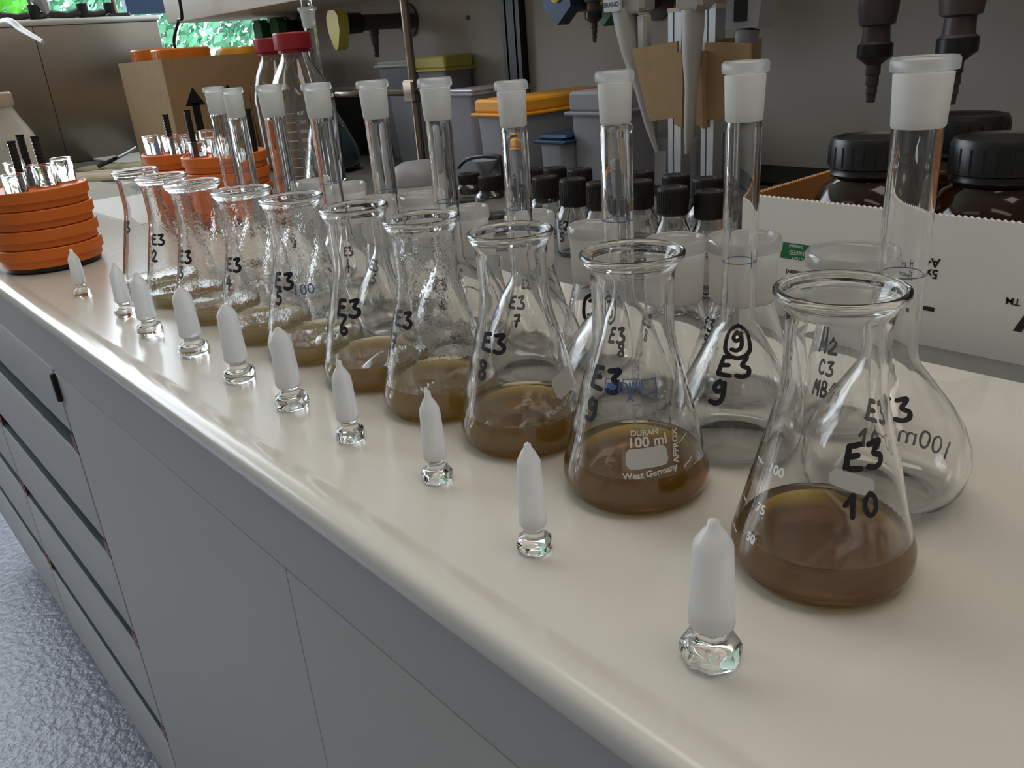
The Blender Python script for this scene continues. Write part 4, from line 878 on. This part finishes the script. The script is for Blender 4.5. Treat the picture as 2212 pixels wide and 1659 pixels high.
# cable loop + small round plug
pts = [ony(990, 362, 700), ony(1008, 345, 700), ony(1040, 338, 700), ony(1075, 338, 700), ony(1085, 352, 700), ony(1088, 420, 700)]
mb = MB(); o0 = pts[0]; mb.tube([(p[0] - o0.x, p[1] - o0.y, p[2] - o0.z) for p in catmull([tuple(p) for p in pts] , 5)], 2.6); tag(mb.build('looped_cable', 'black', loc=tuple(o0)), 'black cable looping above the front bottle caps', 'cable')
P = ony(1048, 345, 690); t = thing('funnel', 'small grey funnel lying behind the front bottle caps', 'funnel', (P.x, 690, -1)); mb = MB(); zf = P.z + 1
mb.lathe([(0, 0), (14, 0), (14, 3), (5, 5), (5, zf - 26), (9, zf - 14), (17, zf - 2), (17, zf), (0, zf)], n=32); mb.build('funnel_cone', 'greyp', t)
# sticker box behind pipette tip
A_ = ony(1388, 318, 800); B_ = ony(1446, 318, 800)
t = thing('tip_box', 'clear grey tip box with a white label and small blue square', 'box', (A_.x - 25, 800, -1)); mb = MB(); mb.box((0, 0, 0), (B_.x - A_.x + 60, 70, A_.z + 12), 3); mb.build('box_body', 'milk', t)
mb = MB(); mb.box((20, -1, 12), (20 + B_.x - A_.x, -.3, A_.z - 2)); mb.build('white_label', 'paper', t, smooth=False); mb = MB(); mb.box((26, -1.6, A_.z*.6), (36, -1.1, A_.z - 6)); mb.build('blue_square', 'bluestuff', t, smooth=False)
# ================================================================== PIPETTE STAND
PY = 700
def rp(px, py, y=PY): q = ony(px, py, y); return q
o = rp(1500, 380); t = thing('pipette_stand', 'aluminium two-post stand with taped cardboard holders for pipettes', 'stand', (o.x, PY, -1))
def loc_(px, py, y=PY): q = rp(px, py, y); return Vector((q.x - o.x, y - PY, q.z + 1))
mb = MB(); mb.box((-60, -30, 0), (60, 60, 6), 1.5); mb.build('stand_foot', 'black', t)
for (pl, pr_, pyt, mt, yo) in ((1443, 1472, 28, 'alu', 12), (1518, 1546, 20, 'alu', 12)):
    a = loc_(pl, pyt, PY + yo); b_ = loc_(pr_, pyt, PY + yo); xb = loc_(pl, 375, PY + yo).x
    mb = MB(); w_ = b_.x - a.x
    mb.prism([(a.x, yo, 5), (a.x + w_*.36, yo, 5), (a.x + w_*.36, yo + 4, 5), (a.x + w_*.48, yo + 4, 5), (a.x + w_*.48, yo, 5), (a.x + w_, yo, 5), (a.x + w_, yo + 16, 5), (a.x, yo + 16, 5)], (0, 0, a.z - 5)); mb.build('stand_post', mt, t, smooth=False)
    mb = MB(); mb.box((a.x - .5, yo - .5, a.z), (a.x + w_ + .5, yo + 16.5, a.z + 4)); mb.build('post_cap', 'tubecream', t, smooth=False)
for nm, pl in (('a', [(1365, 106), (1463, 89), (1463, 254), (1406, 262), (1398, 250)]), ('b', [(1522, 92), (1622, 94), (1618, 258), (1520, 260)])):
    mb = MB(); mb.prism([tuple(loc_(x, y, PY - 8)) for x, y in pl], (0, 2.5, 0)); mb.build('cardboard_holder', 'card', t, smooth=False)
mb = MB(); mb.prism([tuple(loc_(x, y, PY + 30)) for x, y in [(1540, 82), (1643, 82), (1640, 150), (1600, 240), (1540, 240)]], (0, 2.5, 0)); mb.build('cardboard_holder', 'card', t, smooth=False)
for x0, x1 in ((1456, 1472), (1504, 1519)):
    mb = MB(); q = [loc_(x0, 116, PY - 14), loc_(x1, 110, PY - 14), loc_(x1 + (3 if x0 < 1480 else -3), 180, PY - 14), loc_(x1, 278, PY - 14), loc_(x0, 268, PY - 14)]; mb.prism([tuple(v) for v in q], (0, 11, 0)); mb.build('cardboard_tab', 'card', t, smooth=False)
def pipette(name_label, pts, yy, rad, mt='pip', lab=None, grp=True):
    P0 = rp(*pts[0], yy); base = (P0.x, yy, P0.z); t = thing('pipette', name_label, 'pipette', base, 'hand pipettes hanging in the stand')
    def lc(px, py): q = rp(px, py, yy); return Vector((q.x - P0.x, 0, q.z - P0.z))
    path = [lc(*p) for p in pts]; mb = MB(); mb.tube(path, rad, 20); mb.build('pipette_shaft', mt, t, sharp=40)
    return t, lc
s0 = pxscale((o.x, PY - 22, 0), 200)
t, lc = pipette('light grey pipette hanging upright in the middle of the stand', [(1483, 332), (1487, 318), (1488, 292), (1493, 190), (1494, 120), (1497, 60), (1497, 20)], PY - 24, [5/s0, 8/s0, 11/s0, 14/s0, 20/s0, 24/s0, 25/s0])
mb = MB(); a = lc(1498, 18); mb.box((a.x - 15, -10, a.z - 2), (a.x + 15, 14, a.z + 90), 4); mb.build('pipette_handle', 'pip', t)
t, lc = pipette('light grey pipette slanting at the left of the stand with a white label', [(1420, 330), (1413, 310), (1400, 262), (1382, 190), (1364, 110), (1356, 60), (1350, 20)], PY + 12, [4/s0, 6/s0, 11/s0, 13/s0, 25/s0, 30/s0, 32/s0])
mb = MB(); a = lc(1352, 22); mb.box((a.x - 14, -10, a.z - 4), (a.x + 30, 14, a.z + 90), 4); mb.build('pipette_handle', 'pip', t)
a = lc(1342, 2); mb = MB(); mb.box((a.x - 11, -16, a.z - 10), (a.x + 11, -11, a.z + 34), 1); mb.build('white_label', 'paper', t)
mb = MB()
for q in type2d('BRAND', 4.6, .03): mb.add([(u + a.x, -16.3, v + a.z - 3) for u, v in q], [tuple(range(len(q)))])
mb.add([(a.x - 6, -16.3, a.z + 2), (a.x + 6, -16.3, a.z + 2), (a.x + 6, -16.3, a.z + 14), (a.x - 6, -16.3, a.z + 14)], [(0, 1, 2, 3)]); mb.build('label_lettering', 'blue', t, fix=False, smooth=False)
a = lc(1392, 66); mb = MB(); mb.box((a.x - 6, -6, a.z - 22), (a.x + 6, 6, a.z + 16), 2.5); mb.build('ejector_button', 'pip', t)
for i in range(4):
    a = lc(1390, 45 - i*8); mb = MB(); mb.lathe([(5, -1), (6.5, -.6), (6.5, .6), (5, 1)], n=20, c=(a.x, 0, a.z), closed=True); mb.build('spring_ring', 'pip', t)
t, lc = pipette('dark grey pipette at the upper right of the stand', [(1612, 92), (1613, 80), (1616, 62)], PY + 10, [23/s0, 24/s0, 25/s0], 'greyp')
a = lc(1618, 60); mb = MB(); mb.prism([(a.x - 18, -12, a.z), (a.x + 17, -12, a.z), (a.x + 26, -12, a.z + 90), (a.x - 12, -12, a.z + 90)], (0, 24, 0)); mb.build('pipette_handle', 'greyp', t, sharp=20)
mb = MB(); mb.box((a.x - 8, -13, a.z + 6), (a.x + 6, -12.4, a.z + 24)); mb.build('handle_emblem', 'black', t, smooth=False)

P = ony(1010, 38, 949); t_ = MB(); t_.lathe([(0, 0), (4, 0), (3.4, 2.5), (0, 2.5)], n=16, axis=(0, -1, 0)); tag(t_.build('wall_plug', 'taupe', loc=(P.x, 949.6, P.z)), 'small brown plug in the wall left of the black post', 'plug')
